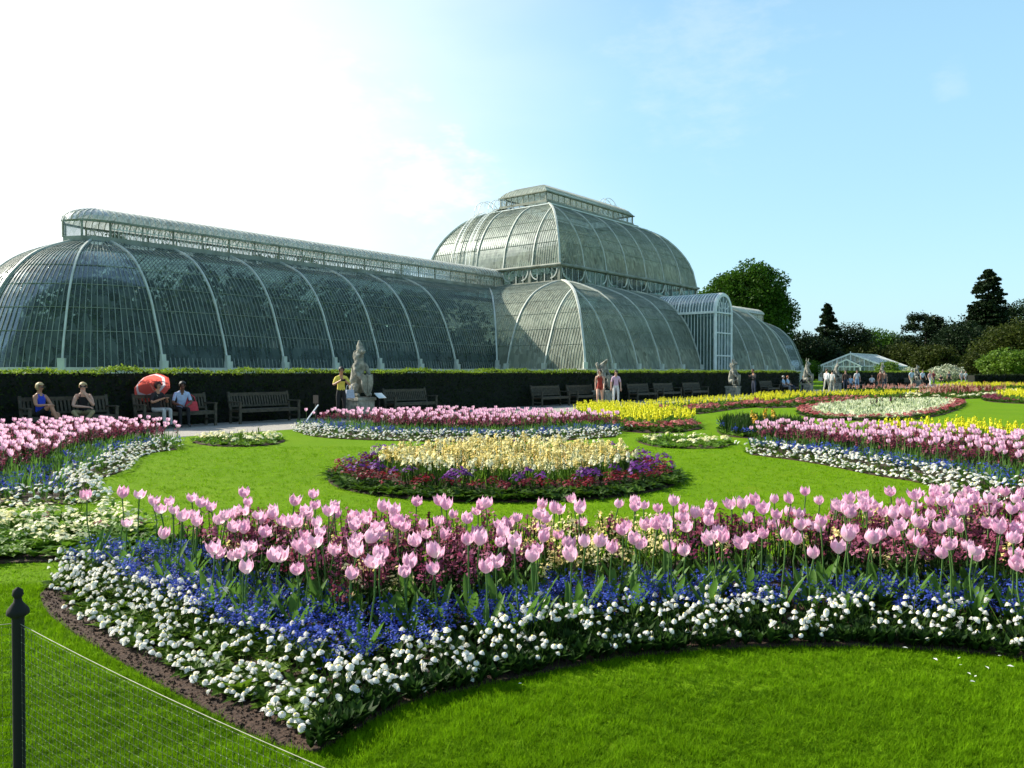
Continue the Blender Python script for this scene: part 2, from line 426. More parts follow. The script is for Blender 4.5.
# ------------------------------------------------------------------ flower templates
def petal_rows(a0, half, r_of, z_of, w_of, nrow=5, lean=0.0):
    rows = []
    for i in range(nrow + 1):
        v = i / nrow; r = r_of(v); w = w_of(v)
        row = []
        for u in (-1, -0.5, 0, 0.5, 1):
            a = a0 + u * w
            rr = r * (1 - 0.05 * (1 - abs(u)) if v > 0.6 else 1)
            zz = z_of(v) - (abs(u) ** 2) * 0.012 * v
            row.append(((rr * cos(a), rr * sin(a), zz), v, abs(u) ** 2))
        rows.append(row)
    return rows
def tulip_head(openness, height=0.1, rad=0.043):
    t = Tpl()
    for k in range(6):
        inner = k % 2
        a0 = k * pi / 3 + random.uniform(-0.1, 0.1)
        op = openness + random.uniform(-0.12, 0.12)
        hh = height * random.uniform(0.93, 1.07)
        def r_of(v, inner=inner, op=op):
            base = 0.010 + rad * (1 - (1 - min(1, v / 0.5)) ** 2) * (0.93 if inner else 1.02)
            return base + (op * rad * 0.55) * max(0, v - 0.45) ** 1.3 * 2 - (0.30 * rad * (1 - op)) * max(0, v - 0.55) * 2
        def w_of(v):
            return 0.72 * (0.55 + 0.45 * min(1, v / 0.35)) * (1 if v < 0.55 else max(0.06, 1 - ((v - 0.55) / 0.45) ** 1.7))
        t.grid(petal_rows(a0, 0, r_of, lambda v: hh * v, w_of), 0)
    return t
def tulip_lo():
    t = Tpl()
    t.tube([(0, 0, 0), (0.005, 0, 0.25), (0, 0, 0.47)], 0.006, 1, 3)
    for k in range(2): t.leaf((0, 0, 0), random.uniform(0, 6.28), random.uniform(.26, .34), 0.05, 1.15, 0.25, 2, 3)
    for k in range(6):
        a = k * pi / 3; w = 0.62; rows = []
        for v, r, ww in ((0, .012, .5), (.4, .046, 1), (.72, .044, .85), (1, .05 if k % 2 else .042, .08)):
            rows.append([((r * cos(a + u * w * ww), r * sin(a + u * w * ww), 0.47 + 0.1 * v), v, abs(u)) for u in (-1, 0, 1)])
        t.grid(rows, 0)
    return t.done()
def daisy(head=0.021, stem=0.14, hi=True):
    t = Tpl()
    t.tube([(0, 0, 0), (0.004, 0, stem * .6), (0, 0, stem)], 0.0018, 2, 3)
    n = 13 if hi else 8
    rings = ((1.0, 0.0, 0.004), (0.78, .006, .010), (0.5, .010, .014)) if hi else ((1.0, 0, .006), (0.6, .007, .012))
    for ri, (r, z0, z1) in enumerate(rings):
        for k in range(n):
            a = 2 * pi * (k + 0.5 * ri) / n; w = 3.1 / n
            R1 = head * r; R0 = head * r * 0.25
            t.face([t.vert((R0 * cos(a - w), R0 * sin(a - w), stem + z1)), t.vert((R1 * cos(a - w * .8), R1 * sin(a - w * .8), stem + z0)),
                    t.vert((R1 * 1.06 * cos(a), R1 * 1.06 * sin(a), stem + z0 - .001)), t.vert((R1 * cos(a + w * .8), R1 * sin(a + w * .8), stem + z0)),
                    t.vert((R0 * cos(a + w), R0 * sin(a + w), stem + z1))], 0)
    t.poly([(head * .3 * cos(2 * pi * k / 8), head * .3 * sin(2 * pi * k / 8), stem + .0145) for k in range(8)], 1)
    return t
def rosette(n=7, L=0.09, W=0.035, m=0, rise=0.6, seg=2):
    t = Tpl()
    for k in range(n): t.leaf((0, 0, 0), 2 * pi * k / n + random.uniform(-.3, .3), L * random.uniform(.7, 1.2), W, rise * random.uniform(.6, 1.4), .25, m, seg)
    return t
def star(t, c, r, m, n=5, tilt=None, az=0.0):
    """tiny n-petalled flower facing up/outwards"""
    tl = random.uniform(0, 0.9) if tilt is None else tilt; ca, sa = cos(az), sin(az)
    pts = []
    for k in range(n * 2):
        a = pi * k / n; rr = r if k % 2 == 0 else r * 0.55
        x, y = rr * cos(a), rr * sin(a); x2 = x * cos(tl); z = -x * sin(tl)
        pts.append((c[0] + ca * x2 - sa * y, c[1] + sa * x2 + ca * y, c[2] + z))
    t.poly(pts, m)
def wallflower(h=0.38, heads=4, fl=8, r=0.016, lo=False, seg=2):
    t = Tpl()
    for k in range(heads):
        a = random.uniform(0, 6.28); d = random.uniform(.02, .08); top = (d * 1.3 * cos(a), d * 1.3 * sin(a), h * random.uniform(.78, 1.05))
        t.tube([(d * .2 * cos(a), d * .2 * sin(a), 0), (d * cos(a), d * sin(a), h * .5), top], 0.004, 1, 3)
        for j in range(fl):
            b = random.uniform(0, 6.28); q = random.uniform(.008, .034)
            star(t, (top[0] + q * cos(b), top[1] + q * sin(b), top[2] - random.uniform(-.02, .085)), r * random.uniform(.8, 1.2), 0, 4, random.uniform(.1, 1.2), b)
        for j in range(2 if lo else 6):
            t.leaf((d * .8 * cos(a), d * .8 * sin(a), h * random.uniform(.12, .62)), random.uniform(0, 6.28), random.uniform(.06, .10), .016, random.uniform(.2, 1), .2, 1, seg)
    return t.done()
def forget(h=0.16):
    t = Tpl()
    for k in range(16):
        a = random.uniform(0, 6.28); d = random.uniform(0, .075)
        c = (d * cos(a), d * sin(a), h * random.uniform(.7, 1.1))
        for j in range(3): star(t, (c[0] + random.uniform(-.012, .012), c[1] + random.uniform(-.012, .012), c[2] + random.uniform(-.008, .008)), random.uniform(.005, .0085), 0, 5, random.uniform(0, 1.1), random.uniform(0, 6.28))
    for k in range(7):
        a = random.uniform(0, 6.28); t.leaf((0, 0, random.uniform(0, .06)), a, random.uniform(.06, .1), .022, random.uniform(.4, 1.1), .2, 1, 2)
    return t.done()
def forget_lo(h=0.16):
    t = Tpl()
    for k in range(14):
        a = random.uniform(0, 6.28); d = random.uniform(0, .09)
        star(t, (d * cos(a), d * sin(a), h * random.uniform(.7, 1.1)), random.uniform(.012, .018), 0, 4, random.uniform(0, 1.0), random.uniform(0, 6.28))
    for k in range(4): t.leaf((0, 0, .04), random.uniform(0, 6.28), .1, .03, random.uniform(.4, 1.1), .2, 1, 2)
    return t.done()
def primula(h=0.17, n=10, r=0.02, sp=0.07, lv=8, L=.13):
    t = Tpl()
    for k in range(lv): t.leaf((0, 0, .01), 2 * pi * k / lv + random.uniform(-.3, .3), L * random.uniform(.7, 1.2), .05, random.uniform(.3, .9), .35, 1, 3)
    for k in range(n):
        a = random.uniform(0, 6.28); d = sp * math.sqrt(random.random())
        star(t, (d * cos(a), d * sin(a), h * (1.05 - 2.5 * d) + random.uniform(-.02, .02)), r * random.uniform(.8, 1.2), 0, 5, random.uniform(.1, .9), a)
    return t.done()
def spike(h=0.42, n=16, r=0.016, half=0.16, leafn=4, wid=.02, rad=.02):
    """hyacinth / stock like spike with strap leaves"""
    t = Tpl(); t.tube([(0, 0, 0), (0, 0, h)], .005, 1, 3)
    for k in range(n):
        f = k / n; a = k * 2.4
        rr = rad * (1 - .5 * f)
        star(t, (rr * cos(a), rr * sin(a), h - half + half * f), r * (1.1 - .4 * f), 0, 5, random.uniform(.6, 1.3), a)
    for k in range(leafn): t.leaf((0, 0, 0), random.uniform(0, 6.28), h * random.uniform(.6, .85), wid, random.uniform(1.0, 1.35), .15, 1, 3)
    return t.done()
def straps(h=0.45, n=5, w=.022, m=0):
    t = Tpl()
    for k in range(n): t.leaf((random.uniform(-.03, .03), random.uniform(-.03, .03), 0), random.uniform(0, 6.28), h * random.uniform(.6, 1), w, random.uniform(1.05, 1.45), .12, m, 3)
    return t.done()

T_tul = [tulip_lo() for _ in range(4)]
T_dai = [[daisy(random.uniform(.0122, .0175), st_ * random.uniform(.8, 1.2)).done() for _ in range(3)] for st_ in (.035, .065, .10, .14, .17)]
T_dlo = [[daisy(random.uniform(.022, .028), st_ * random.uniform(.8, 1.2), False).done() for _ in range(3)] for st_ in (.035, .065, .10, .14, .17)]
T_ros = [rosette().done() for _ in range(4)]
T_wal = [wallflower() for _ in range(5)]
T_wlo = [wallflower(.38, 3, 7, .024, True, 1) for _ in range(4)]
T_fmn = [forget() for _ in range(5)]
T_flo = [forget_lo() for _ in range(4)]
T_pri = [primula() for _ in range(4)]
T_prilo = [primula(.16, 9, .032, .08, 5) for _ in range(3)]
T_hya = [spike() for _ in range(4)]
T_spk = [spike(.46, 12, .030, .18, 3, .02, .035) for _ in range(4)]
T_mnd = [wallflower(.42, 5, 10, .021, True, 1) for _ in range(4)]
T_nar = [spike(.40, 5, .030, .06, 5, .016, .02) for _ in range(3)]
T_str = [straps() for _ in range(4)]
T_ivo = [rosette(9, .15, .035, 0, 1.1, 2).done() for _ in range(3)]

def strew(acc, tpls, P, z=0.0, smin=.8, smax=1.2, tilt=.12):
    if len(P) == 0: return
    pick = rng.integers(0, len(tpls), len(P))
    for i, t in enumerate(tpls):
        Q = P[pick == i]
        if len(Q): acc.add(t, with_z(Q, z), scale=rng.uniform(smin, smax, len(Q)), tilt=tilt)
def mass(name, tpls, P, mats, label, cat, smin=.8, smax=1.2, tilt=.12, z=0.02):
    """a bedding mass nobody could count: one object"""
    if len(P) == 0: return
    a = Acc(); strew(a, tpls, P, z, smin, smax, tilt)
    o = put(name, a.mesh(name), mats); tag(o, label, cat, kind='stuff'); return o
def daisies(name, tpls, P, d, band, label, lift=None):
    if len(P) == 0: return
    a = Acc(); lev = np.clip((d / band * 4 + rng.uniform(-1.3, 1.3, len(P)) + (0 if lift is None else lift)).round().astype(int), 0, 4); pick = rng.integers(0, 3, len(P))
    for l_ in range(5):
        for i in range(3):
            m = (lev == l_) & (pick == i)
            if m.any(): a.add(tpls[l_][i], with_z(P[m], .02), scale=rng.uniform(.85, 1.2, m.sum()), tilt=.4)
    o = put(name, a.mesh(name), [M['bwhite'], M['bcentre'], M['leaf']]); tag(o, label, 'daisies', kind='stuff'); return o
def shrink(poly, k):
    n = len(poly); area = 0.5 * sum(poly[i][0] * poly[(i + 1) % n][1] - poly[(i + 1) % n][0] * poly[i][1] for i in range(n)); sg = 1 if area > 0 else -1
    out = []
    for i in range(n):
        t = poly[(i + 1) % n] - poly[i - 1]; t = t / (np.linalg.norm(t) + 1e-9); out.append(poly[i] + sg * k * np.array([-t[1], t[0]]))
    return np.array(out)
def soil(poly, name='flower_bed_soil'):
    bm = bmesh.new()
    c = poly.mean(0); n = len(poly)
    rings = [(0.0, -0.01), (0.05, 0.015), (0.25, 0.03)]
    # low mound: outline pulled inwards towards the middle
    area_r = max(0.4, np.sqrt(np.ptp(poly[:, 0]) * np.ptp(poly[:, 1])) / 2)
    f = sheet(name, poly, -0.02, M['soil'], 0.035)
    tag(f, kind='structure'); return f

# pixel outlines of the beds on the ground
B = {}
front1 = [(40, 596), (52, 618), (110, 656), (190, 702), (258, 738), (308, 754), (338, 742), (400, 708), (470, 690), (560, 670), (640, 657), (760, 648), (860, 648), (950, 652), (1024, 661), (1180, 690), (1400, 735)]
rear1 = [(1400, 538), (1180, 536), (1024, 540), (900, 551), (760, 559), (640, 563), (500, 565), (360, 563), (240, 561), (160, 560), (100, 564), (60, 578)]
F1 = spline(GP(front1), 5); P1 = np.vstack([F1, spline(GP(rear1), 4)])
# ------------------------------------------------------------------ foreground bed
soil(P1)
left_part = F1[:int(len(F1) * 0.375)]; right_part = F1[int(len(F1) * 0.355):]
def layer1(P):
    dl = dist(P, left_part) - 0.085; dr = dist(P, right_part) - 0.01
    return np.minimum(dl, dr)          # metres in from the planted edge
P = visible(sample(P1, 1700)); d = layer1(P)
dais = P[(d > 0.0) & (d < 0.47 + .10 * np.sin(P[:, 0] * 5)) & (rng.uniform(0, 1, len(P)) < .85)]
dais = thin(dais, .0238)
# clumps: drop some patches so that leaves show
nz = np.sin(dais[:, 0] * 9.1 + 1.3) * np.sin(dais[:, 1] * 11.7) + 0.6 * np.sin(dais[:, 0] * 23 + dais[:, 1] * 17)
rr0 = dist(dais, right_part) < dist(dais, left_part); dais = dais[(nz > np.where(rr0, -.02, -.22)) & ((layer1(dais) < .40) | ~rr0)]
lv = sample(P1, 190); d2 = layer1(lv); lv = lv[(d2 > .05) & (d2 < .75)]
rs_ = dist(lv, right_part) < dist(lv, left_part)
ex = F1[int(len(F1) * .34):]; ex = ex[rng.integers(0, len(ex), 420)] + rng.uniform(-.07, .07, (420, 2)); ex = ex[inside(ex, P1)]
lv = np.vstack([lv, ex]); rs_ = np.concatenate([rs_, np.ones(len(ex), bool)])
mass('daisy_leaves', T_ros, visible(lv[~rs_]), [M['dgreen'], M['leaf']], 'low rosettes of bright green daisy leaves along the left edge of the foreground bed', 'leaves', .8, 1.5)
mass('daisy_leaves', [rosette(9, .11, .035, 0, 1.15, 2).done() for _ in range(3)], visible(lv[rs_]), [M['dleaf']], 'upright daisy leaves coloured dark as shade along the front edge of the foreground bed', 'leaves', .8, 1.2)  # same leaves as the left edge, shade put into a darker green
near = dais[np.argsort(np.hypot(dais[:, 0], dais[:, 1] - 0.0))]
u = near[:, 0] / near[:, 1] * F + 512
vis = near[(u > -10) & (u < 1034)]
N_IND = 300
ind = vis[:N_IND]; keyset = {(round(a, 6), round(b, 6)) for a, b in ind}
rest = np.array([p for p in dais if (round(p[0], 6), round(p[1], 6)) not in keyset])
rside = lambda Q: dist(Q, right_part) < dist(Q, left_part)
daisies('white_daisies', T_dai, rest, layer1(rest), .4, 'carpet of white double daisies edging the foreground bed', 1.5 * rside(rest))
dm = []
for st_ in (.035, .065, .10, .14, .17):
    row = []
    for i in range(2):
        me = single(daisy(random.uniform(.0125, .0178), st_ * random.uniform(.85, 1.15)), 'daisy')
        for k in ('bwhite', 'bcentre', 'leaf'): me.materials.append(M[k])
        row.append(me)
    dm.append(row)
for i, p in enumerate(ind):
    l_ = int(min(4, max(0, round(layer1(p[None])[0] / .4 * 4 + random.uniform(-1.3, 1.3) + 1.5 * rside(p[None])[0]))))
    o = bpy.data.objects.new('daisy', dm[l_][i % 2]); COL.objects.link(o)
    o.location = (p[0], p[1], 0.02); s = random.uniform(.85, 1.2)
    o.scale = (s, s, s); o.rotation_euler = (random.gauss(0, .38), random.gauss(0, .38), random.uniform(0, 6.28))
    tag(o, 'white double daisy in the edging along the front of the foreground bed', 'daisy', 'white daisies edging the foreground bed')
# blue forget-me-nots
P = sample(P1, 150); d = layer1(P)
P = P[rng.uniform(0, 1, len(P)) < .80 + .2 * np.sin(P[:, 0] * 3.3 + 1) * np.sin(P[:, 1] * 4.1)]; d = layer1(P)
q = P[(d > .42) & (d < 1.14 + .1 * np.sin(P[:, 0] * 4))]
mass('forget_me_nots', T_fmn, visible(q), [M['blue'], M['leaf']], 'deep blue forget-me-nots filling the middle of the foreground bed', 'forget-me-nots', .8, 1.3)
# wallflowers behind them, maroon with a peach patch in the middle
P = sample(P1, 62); d = layer1(P); q = visible(P[(d > 1.02)]); 
xs = q[:, 0] / q[:, 1] * F + 512
pe = ((np.abs(xs - 600) < 75) & (rng.uniform(0, 1, len(q)) < .85)) | (rng.uniform(0, 1, len(q)) < .06)
q1 = q[~pe]; mv = rng.uniform(0, 1, len(q1)) < .45
mass('maroon_wallflowers', T_wal, q1[~mv], [M['maroon'], M['dleaf']], 'maroon wallflowers under the pink tulips of the foreground bed', 'wallflowers', .8, 1.15)
mass('mauve_wallflowers', T_wal, q1[mv], [M['mauve'], M['dleaf']], 'mauve pink wallflowers mixed among the maroon ones of the foreground bed', 'wallflowers', .8, 1.15)
mass('peach_wallflowers', T_wal, q[pe], [M['butter'], M['leaf']], 'patch of pale peach wallflowers in the middle of the foreground bed', 'wallflowers', .8, 1.12)
# crumbs of soil along the open edge
def clods():
    t = Tpl(); vs = [t.vert((random.uniform(.7, 1.2) * x, random.uniform(.7, 1.2) * y, random.uniform(.5, 1) * z)) for x, y, z in ((1, 0, 0), (-1, 0, 0), (0, 1, 0), (0, -1, 0), (0, 0, 1), (0, 0, -1))]
    for a_ in (0, 1):
        for b_ in (2, 3):
            for c_ in (4, 5): t.face((vs[a_], vs[b_], vs[c_]))
    return t.done()
P = sample(P1, 2600); P = P[dist(P, left_part) < .32]
a = Acc(); T_cl = [clods() for _ in range(4)]; pick = rng.integers(0, 4, len(P))
for i, t in enumerate(T_cl): a.add(t, with_z(P[pick == i], .018), scale=.002 + .009 * rng.uniform(0, 1, (pick == i).sum()) ** 3, tilt=.4)
o = put('soil_crumbs', a.mesh('soil_crumbs'), M['soil']); tag(o, 'loose brown soil crumbs on the open edge of the foreground bed', 'soil', kind='stuff')
# tulips, each one a thing
heads = []
for op, hh in ((.15, .104), (.3, .100), (.45, .098), (.7, .094), (.0, .108), (.35, .098), (-.2, .110), (.5, .098), (.85, .092), (.2, .102), (.1, .106), (.6, .095)):
    me = single(tulip_head(op, hh, .0455), 'flower_head', True); me.materials.append(M['tulip']); heads.append(me)
stems = []
for i in range(3):
    t = Tpl(); b = random.uniform(-.03, .03); t.tube([(0, 0, 0), (b * .5, 0, .3), (b, .01, .7), (0, 0, 1)], [.006, .0055, .005, .0055], 0, 6)
    me = single(t, 'stem', True); me.materials.append(M['tstem']); stems.append(me)
leaves = []
for i in range(5):
    t = Tpl(); t.leaf((0, 0, 0), 0, random.uniform(.25, .34), random.uniform(.034, .054), random.uniform(1.0, 1.42), random.uniform(.02, .30), 0, 6, .45)
    me = single(t, 'leaf', True); me.materials.append(M['tleaf']); leaves.append(me)
def tulip(p, with_leaves, label, group, k=1.0):
    t = thing('tulip', label, 'tulip', (p[0], p[1], 0.01), random.uniform(0, 6.28), group)
    h = (.35 + .21 * random.random()) * k; lx, ly = random.gauss(0, .075), random.gauss(0, .075)
    st = bpy.data.objects.new('stem', random.choice(stems)); COL.objects.link(st); st.parent = t
    st.scale = (1, 1, h); st.rotation_euler = (lx, ly, 0)
    hd = bpy.data.objects.new('flower_head', random.choice(heads)); COL.objects.link(hd); hd.parent = t
    hd.location = (sin(ly) * h * cos(lx), -sin(lx) * h, cos(lx) * cos(ly) * h - .004); s = random.uniform(.70, .95)
    hd.scale = (s * .95, s * .95, s * random.uniform(.95, 1.22)); hd.rotation_euler = (lx * 2.2, ly * 2.2, random.uniform(0, 6.28))
    if with_leaves:
        a = random.uniform(0, 6.28)
        for j in range(5 if with_leaves == 1 else 2):
            lf = bpy.data.objects.new('leaf', random.choice(leaves)); COL.objects.link(lf); lf.parent = t
            s = random.uniform(.85, 1.3); lf.scale = (s, s, s); lf.rotation_euler = (0, 0, a + j * 1.3 + random.uniform(-.4, .4))
    return t
P = sample(P1, 75); d = layer1(P); xs = P[:, 0] / P[:, 1] * F + 512
far_ = P[(d > .8) & (xs >= 1065) & (rng.uniform(0, 1, len(P)) < .7)]
P = P[(d > .48) & (xs > -40) & (xs < 1065)]
pr = np.clip((P[:, 0] / P[:, 1] * F + 512 - 500) / 500, 0, 1)
P = P[rng.uniform(0, 1, len(P)) < 0.5 + 0.5 * pr]
tp = thin(P, .136)
dd = layer1(tp)
tp = tp[np.argsort(tp[:, 1])]; n_front = 0
tp = tp[(layer1(tp) > .95) | (rng.uniform(0, 1, len(tp)) < .85)]; 
for p in tp[:292]:
    l = layer1(p[None])[0]
    tulip(p, 1 if l < 1.4 else 0, 'single pink tulip rising above the wallflowers and blue forget-me-nots of the foreground bed', 'pink tulips in the foreground bed')
n_tul = min(292, len(tp))

# ------------------------------------------------------------------ the round bed
C2 = np.array(G(503, 470)); C2 = np.array([-.12, 12.45]); R2 = 2.68
ang = np.linspace(0, 2 * pi, 60, endpoint=False)
P2 = C2 + R2 * np.column_stack([np.cos(ang), np.sin(ang)])
soil(P2)
def ring(r0, r1, dens, dome=0):
    P = sample(P2, dens); r = np.linalg.norm(P - C2, axis=1); return P[(r >= r0 * R2) & (r < r1 * R2)]
q = ring(.84, 1.0, 75); mass('polyanthus_leaves', [primula(.1, 0, .02, .07, 9, .17) for _ in range(3)], q, [M['red'], M['leaf']], 'broad green polyanthus leaves round the rim of the circular bed', 'leaves', .9, 1.4)
q = ring(.76, .97, 50); k = rng.uniform(0, 1, len(q)); c = np.sin(np.arctan2(q[:, 1] - C2[1], q[:, 0] - C2[0]) * 17 + 1)
pr = (c > .62) & (rng.uniform(0, 1, len(q)) < .6)
mass('red_polyanthus', T_pri, q[~pr], [M['red'], M['dleaf']], 'deep red polyanthus ring round the circular bed', 'polyanthus', .9, 1.35)
mass('purple_polyanthus', [primula(.24, 12, .022, .09) for _ in range(3)], q[pr], [M['purple'], M['dleaf']], 'purple polyanthus clumps in the rim of the circular bed', 'polyanthus', 1.1, 1.4)
q = ring(.60, .80, 24); mass('cream_narcissi', T_nar, q, [M['cream'], M['dleaf']], 'cream narcissi with dark strap leaves inside the rim of the circular bed', 'narcissi', .85, 1.15)
q = ring(.0, .68, 40); pk = rng.uniform(0, 1, len(q))
mass('peach_wallflowers', T_mnd, q[pk < .55], [M['butter'], M['lime']], 'soft butter yellow flowers filling the centre of the circular bed', 'wallflowers', .8, 1.15)
mass('cream_spikes', T_hya, q[pk > .55], [M['cream'], M['lime']], 'pale cream flower spikes mixed into the centre of the circular bed', 'flower spikes', .8, 1.1)
q = ring(.0, .66, 24); mass('peach_spikes', T_hya, q, [M['peach'], M['lime']], 'pale peach flower spikes in the centre of the circular bed', 'flower spikes', .8, 1.1)
q = ring(.74, .9, 10); mass('strap_leaves', T_str, q, [M['dleaf']], 'dark strap leaves standing round the circular bed', 'leaves', .6, .9)

# ------------------------------------------------------------------ tulip borders further off
all_tulips = []
def tulip_border(front, rear, where, wd=.45, wb=1.0, dens_t=14, t_from=.95, nblue=45, nstrap=12):
    Fl = spline(GP(front), 4); poly = np.vstack([Fl, spline(GP(rear), 3)]); soil(shrink(poly, .14))
    def lay(P): return dist(P, Fl)
    P = visible(sample(poly, 260)); d = lay(P)
    q = thin(P[(d > .0) & (d < wd)], .052); daisies('white_daisies', T_dlo, q, lay(q), wd * .7, 'band of white daisies edging the ' + where)
    P = visible(sample(poly, 60)); d = lay(P)
    mass('daisy_leaves', T_ros, P[(d > .1) & (d < wd + .1)], [M['dgreen'], M['leaf']], 'green daisy leaves at the edge of the ' + where, 'leaves', .8, 1.2)
    P = visible(sample(poly, nblue)); d = lay(P)
    mass('forget_me_nots', T_flo, P[(d > wd - .05) & (d < wb)], [M['blue'], M['dleaf']], 'blue forget-me-nots in the ' + where, 'forget-me-nots', .9, 1.3)
    P = visible(sample(poly, nstrap)); d = lay(P)
    mass('tulip_leaves', T_str, P[(d > wd) & (d < wb + .3)], [M['tleaf']], 'upright green tulip leaves at the front of the ' + where, 'leaves', .6, 1.0)
    P = visible(sample(poly, 24)); d = lay(P); q = P[d > wb]
    mass('maroon_wallflowers', T_wlo, q, [M['maroon'], M['dleaf']], 'maroon wallflowers under the tulips of the ' + where, 'wallflowers', .8, 1.1)
    P = visible(sample(poly, dens_t * 2.2)); d = lay(P)
    P = thin(P[d > t_from], .17)
    for p in P: all_tulips.append((math.hypot(*p), p[0], p[1], where))
    return poly
LEFT = tulip_border([(184, 450), (160, 453), (143, 459), (131, 471), (108, 479), (95, 485), (113, 497), (92, 504), (50, 507), (0, 509), (-150, 513)],
                    [(-150, 446), (0, 441), (60, 438), (110, 436), (150, 438), (182, 446)], 'left tulip bed', .42, 1.25, 15, 1.15, 20, 34)
RIGHT = tulip_border([(744, 455), (790, 461), (820, 466), (868, 476), (900, 481), (925, 487), (942, 499), (985, 502), (1024, 504), (1200, 517)],
                     [(1200, 468), (1024, 455), (930, 447), (850, 442), (780, 440), (750, 447)], 'right tulip bed', .70, 1.5, 17, 1.35, 36, 18)
BACK = tulip_border([(292, 432), (310, 437), (350, 440), (420, 442), (500, 443), (570, 441), (620, 437)],
                    [(624, 433), (600, 428), (520, 424), (430, 423), (350, 425), (300, 428)], 'tulip bed behind the round bed', .65, 1.9, 14, 1.7, 26, 22)
all_tulips.sort()
u = [(t, t[1] / t[2] * F + 512) for t in all_tulips]
cand = [t for t, uu in u if -5 < uu < 1030]
one = cand[:300 - n_tul]; oneset = set(one)
tm = []
for t in T_tul:
    a = Acc(); a.add(t, [(0, 0, 0)], rz=np.zeros(1), rnd=np.array([.5]), tilt=0); me = a.mesh('tulip', True)
    for k in ('tulip', 'tstem', 'tleaf'): me.materials.append(M[k])
    tm.append(me)
for i, (dz, x, y, where) in enumerate(one):
    o = bpy.data.objects.new('tulip', tm[i % 4]); COL.objects.link(o); o.location = (x, y, .01)
    s = random.uniform(.76, 1.0); o.scale = (s, s, s); o.rotation_euler = (random.gauss(0, .08), random.gauss(0, .08), random.uniform(0, 6.28))
    tag(o, 'single pink tulip at the near side of the crowded ' + where, 'tulip', 'nearest pink tulips in the ' + where)
rest = np.vstack([np.array([(t[1], t[2]) for t in all_tulips if t not in oneset]), far_])
mass('pink_tulips', T_tul, rest, [M['tulip'], M['tstem'], M['tleaf']], 'crowd of pink tulips filling the further beds', 'tulips', .74, 1.0, .1, .01)

# ------------------------------------------------------------------ smaller beds
def cover(poly):
    c = poly.mean(0); z = max(8.0, c[1]); dens = float(np.clip(4200 / z ** 1.6, 6, 60))
    P = visible(sample(poly, dens), m=30)
    mass('bedding_leaves', T_ros, P, [M['lime']] if z < 24 else [M['leaf']], 'green leaf cover of the small bed about %d metres away' % round(z), 'leaves', .9 + z * .03, 1.4 + z * .04)
def simple_bed(outline, layers, sm=3):
    poly = spline(GP(outline), sm, True); soil(poly); cover(poly)
    ring_ = np.vstack([poly, poly[:1]])
    for (name, tp_, dens, lo, hi, mats, label, cat, smin, smax) in layers:
        P = sample(poly, dens); d = dist(P, ring_); P = P[(d >= lo) & (d < hi)]
        mass(name, tp_, visible(P, m=30), [M[k] for k in mats], label, cat, smin, smax)
    return poly
def band_bed(front, rear, layers):
    Fl = spline(GP(front), 3); poly = np.vstack([Fl, spline(GP(rear), 3)]); soil(poly); cover(poly)
    for (name, tp_, dens, lo, hi, mats, label, cat, smin, smax) in layers:
        P = sample(poly, dens); d = dist(P, Fl); P = P[(d >= lo) & (d < hi)]
        mass(name, tp_, visible(P, m=30), [M[k] for k in mats], label, cat, smin, smax)
    return poly
simple_bed([(150, 531), (176, 536), (160, 551), (120, 558), (60, 562), (0, 564), (-140, 568), (-140, 526), (0, 521), (60, 519), (115, 521)], [
    ('cream_polyanthus', T_pri, 32, .04, 9, ('cream', 'lime'), 'mounds of cream polyanthus in the bed at the left edge', 'polyanthus', 1.0, 1.5),
    ('lime_polyanthus', T_pri, 14, .04, 9, ('lime', 'lime'), 'lime green polyanthus among the cream ones at the left edge', 'polyanthus', 1.0, 1.5),
    ('pink_polyanthus', T_pri, 3, .3, 9, ('mauve', 'leaf'), 'few mauve flowers among cream polyanthus at the left edge', 'polyanthus', .9, 1.2),
    ('grassy_leaves', T_str, 9, .15, 9, ('leaf',), 'thin upright leaves in the cream bed at the left edge', 'leaves', .5, .8)])
simple_bed([(192, 441), (210, 446), (245, 447), (272, 445), (285, 441), (270, 438), (232, 437)], [
    ('cream_polyanthus', T_prilo, 18, .03, .8, ('cream', 'lime'), 'cream polyanthus edging the small bed near the left benches', 'polyanthus', .75, 1.15),
    ('grassy_leaves', T_str, 8, .3, 9, ('leaf',), 'thin upright leaves behind cream polyanthus near the left benches', 'leaves', .6, .9)])
simple_bed([(637, 441), (655, 447), (690, 449), (722, 448), (729, 443), (700, 440.5), (660, 438.5)], [
    ('cream_polyanthus', T_prilo, 18, .03, .6, ('cream', 'lime'), 'crescent of cream polyanthus on the lawn right of the round bed', 'polyanthus', .7, 1.05),
    ('grassy_leaves', T_str, 10, .3, 9, ('leaf',), 'thin upright leaves behind the cream crescent on the lawn', 'leaves', .6, .9)])
band_bed([(612, 430), (640, 433), (672, 433), (702, 429)], [(690, 420), (640, 412), (600, 410), (575, 415), (596, 424)], [
    ('rose_daisies', T_prilo, 17, .05, 1.3, ('rose', 'dleaf'), 'band of rose red bedding below the tall yellow wallflowers', 'bedding flowers', .9, 1.3),
    ('yellow_wallflowers', T_spk, 20, 1.0, 20, ('yellow', 'lime'), 'tall yellow wallflowers in front of the couple', 'wallflowers', .75, 1.05)])
band_bed([(650, 412), (668, 415), (700, 414), (738, 409), (770, 406)], [(792, 402), (770, 400), (700, 403), (640, 407)], [
    ('rose_daisies', T_prilo, 8, .05, 1.5, ('rose', 'dleaf'), 'band of rose red bedding below the second row of yellow', 'bedding flowers', 1, 1.5),
    ('yellow_wallflowers', T_spk, 10, 1.4, 30, ('yellow', 'lime'), 'second row of yellow wallflowers before the hedge', 'wallflowers', .65, .95)])
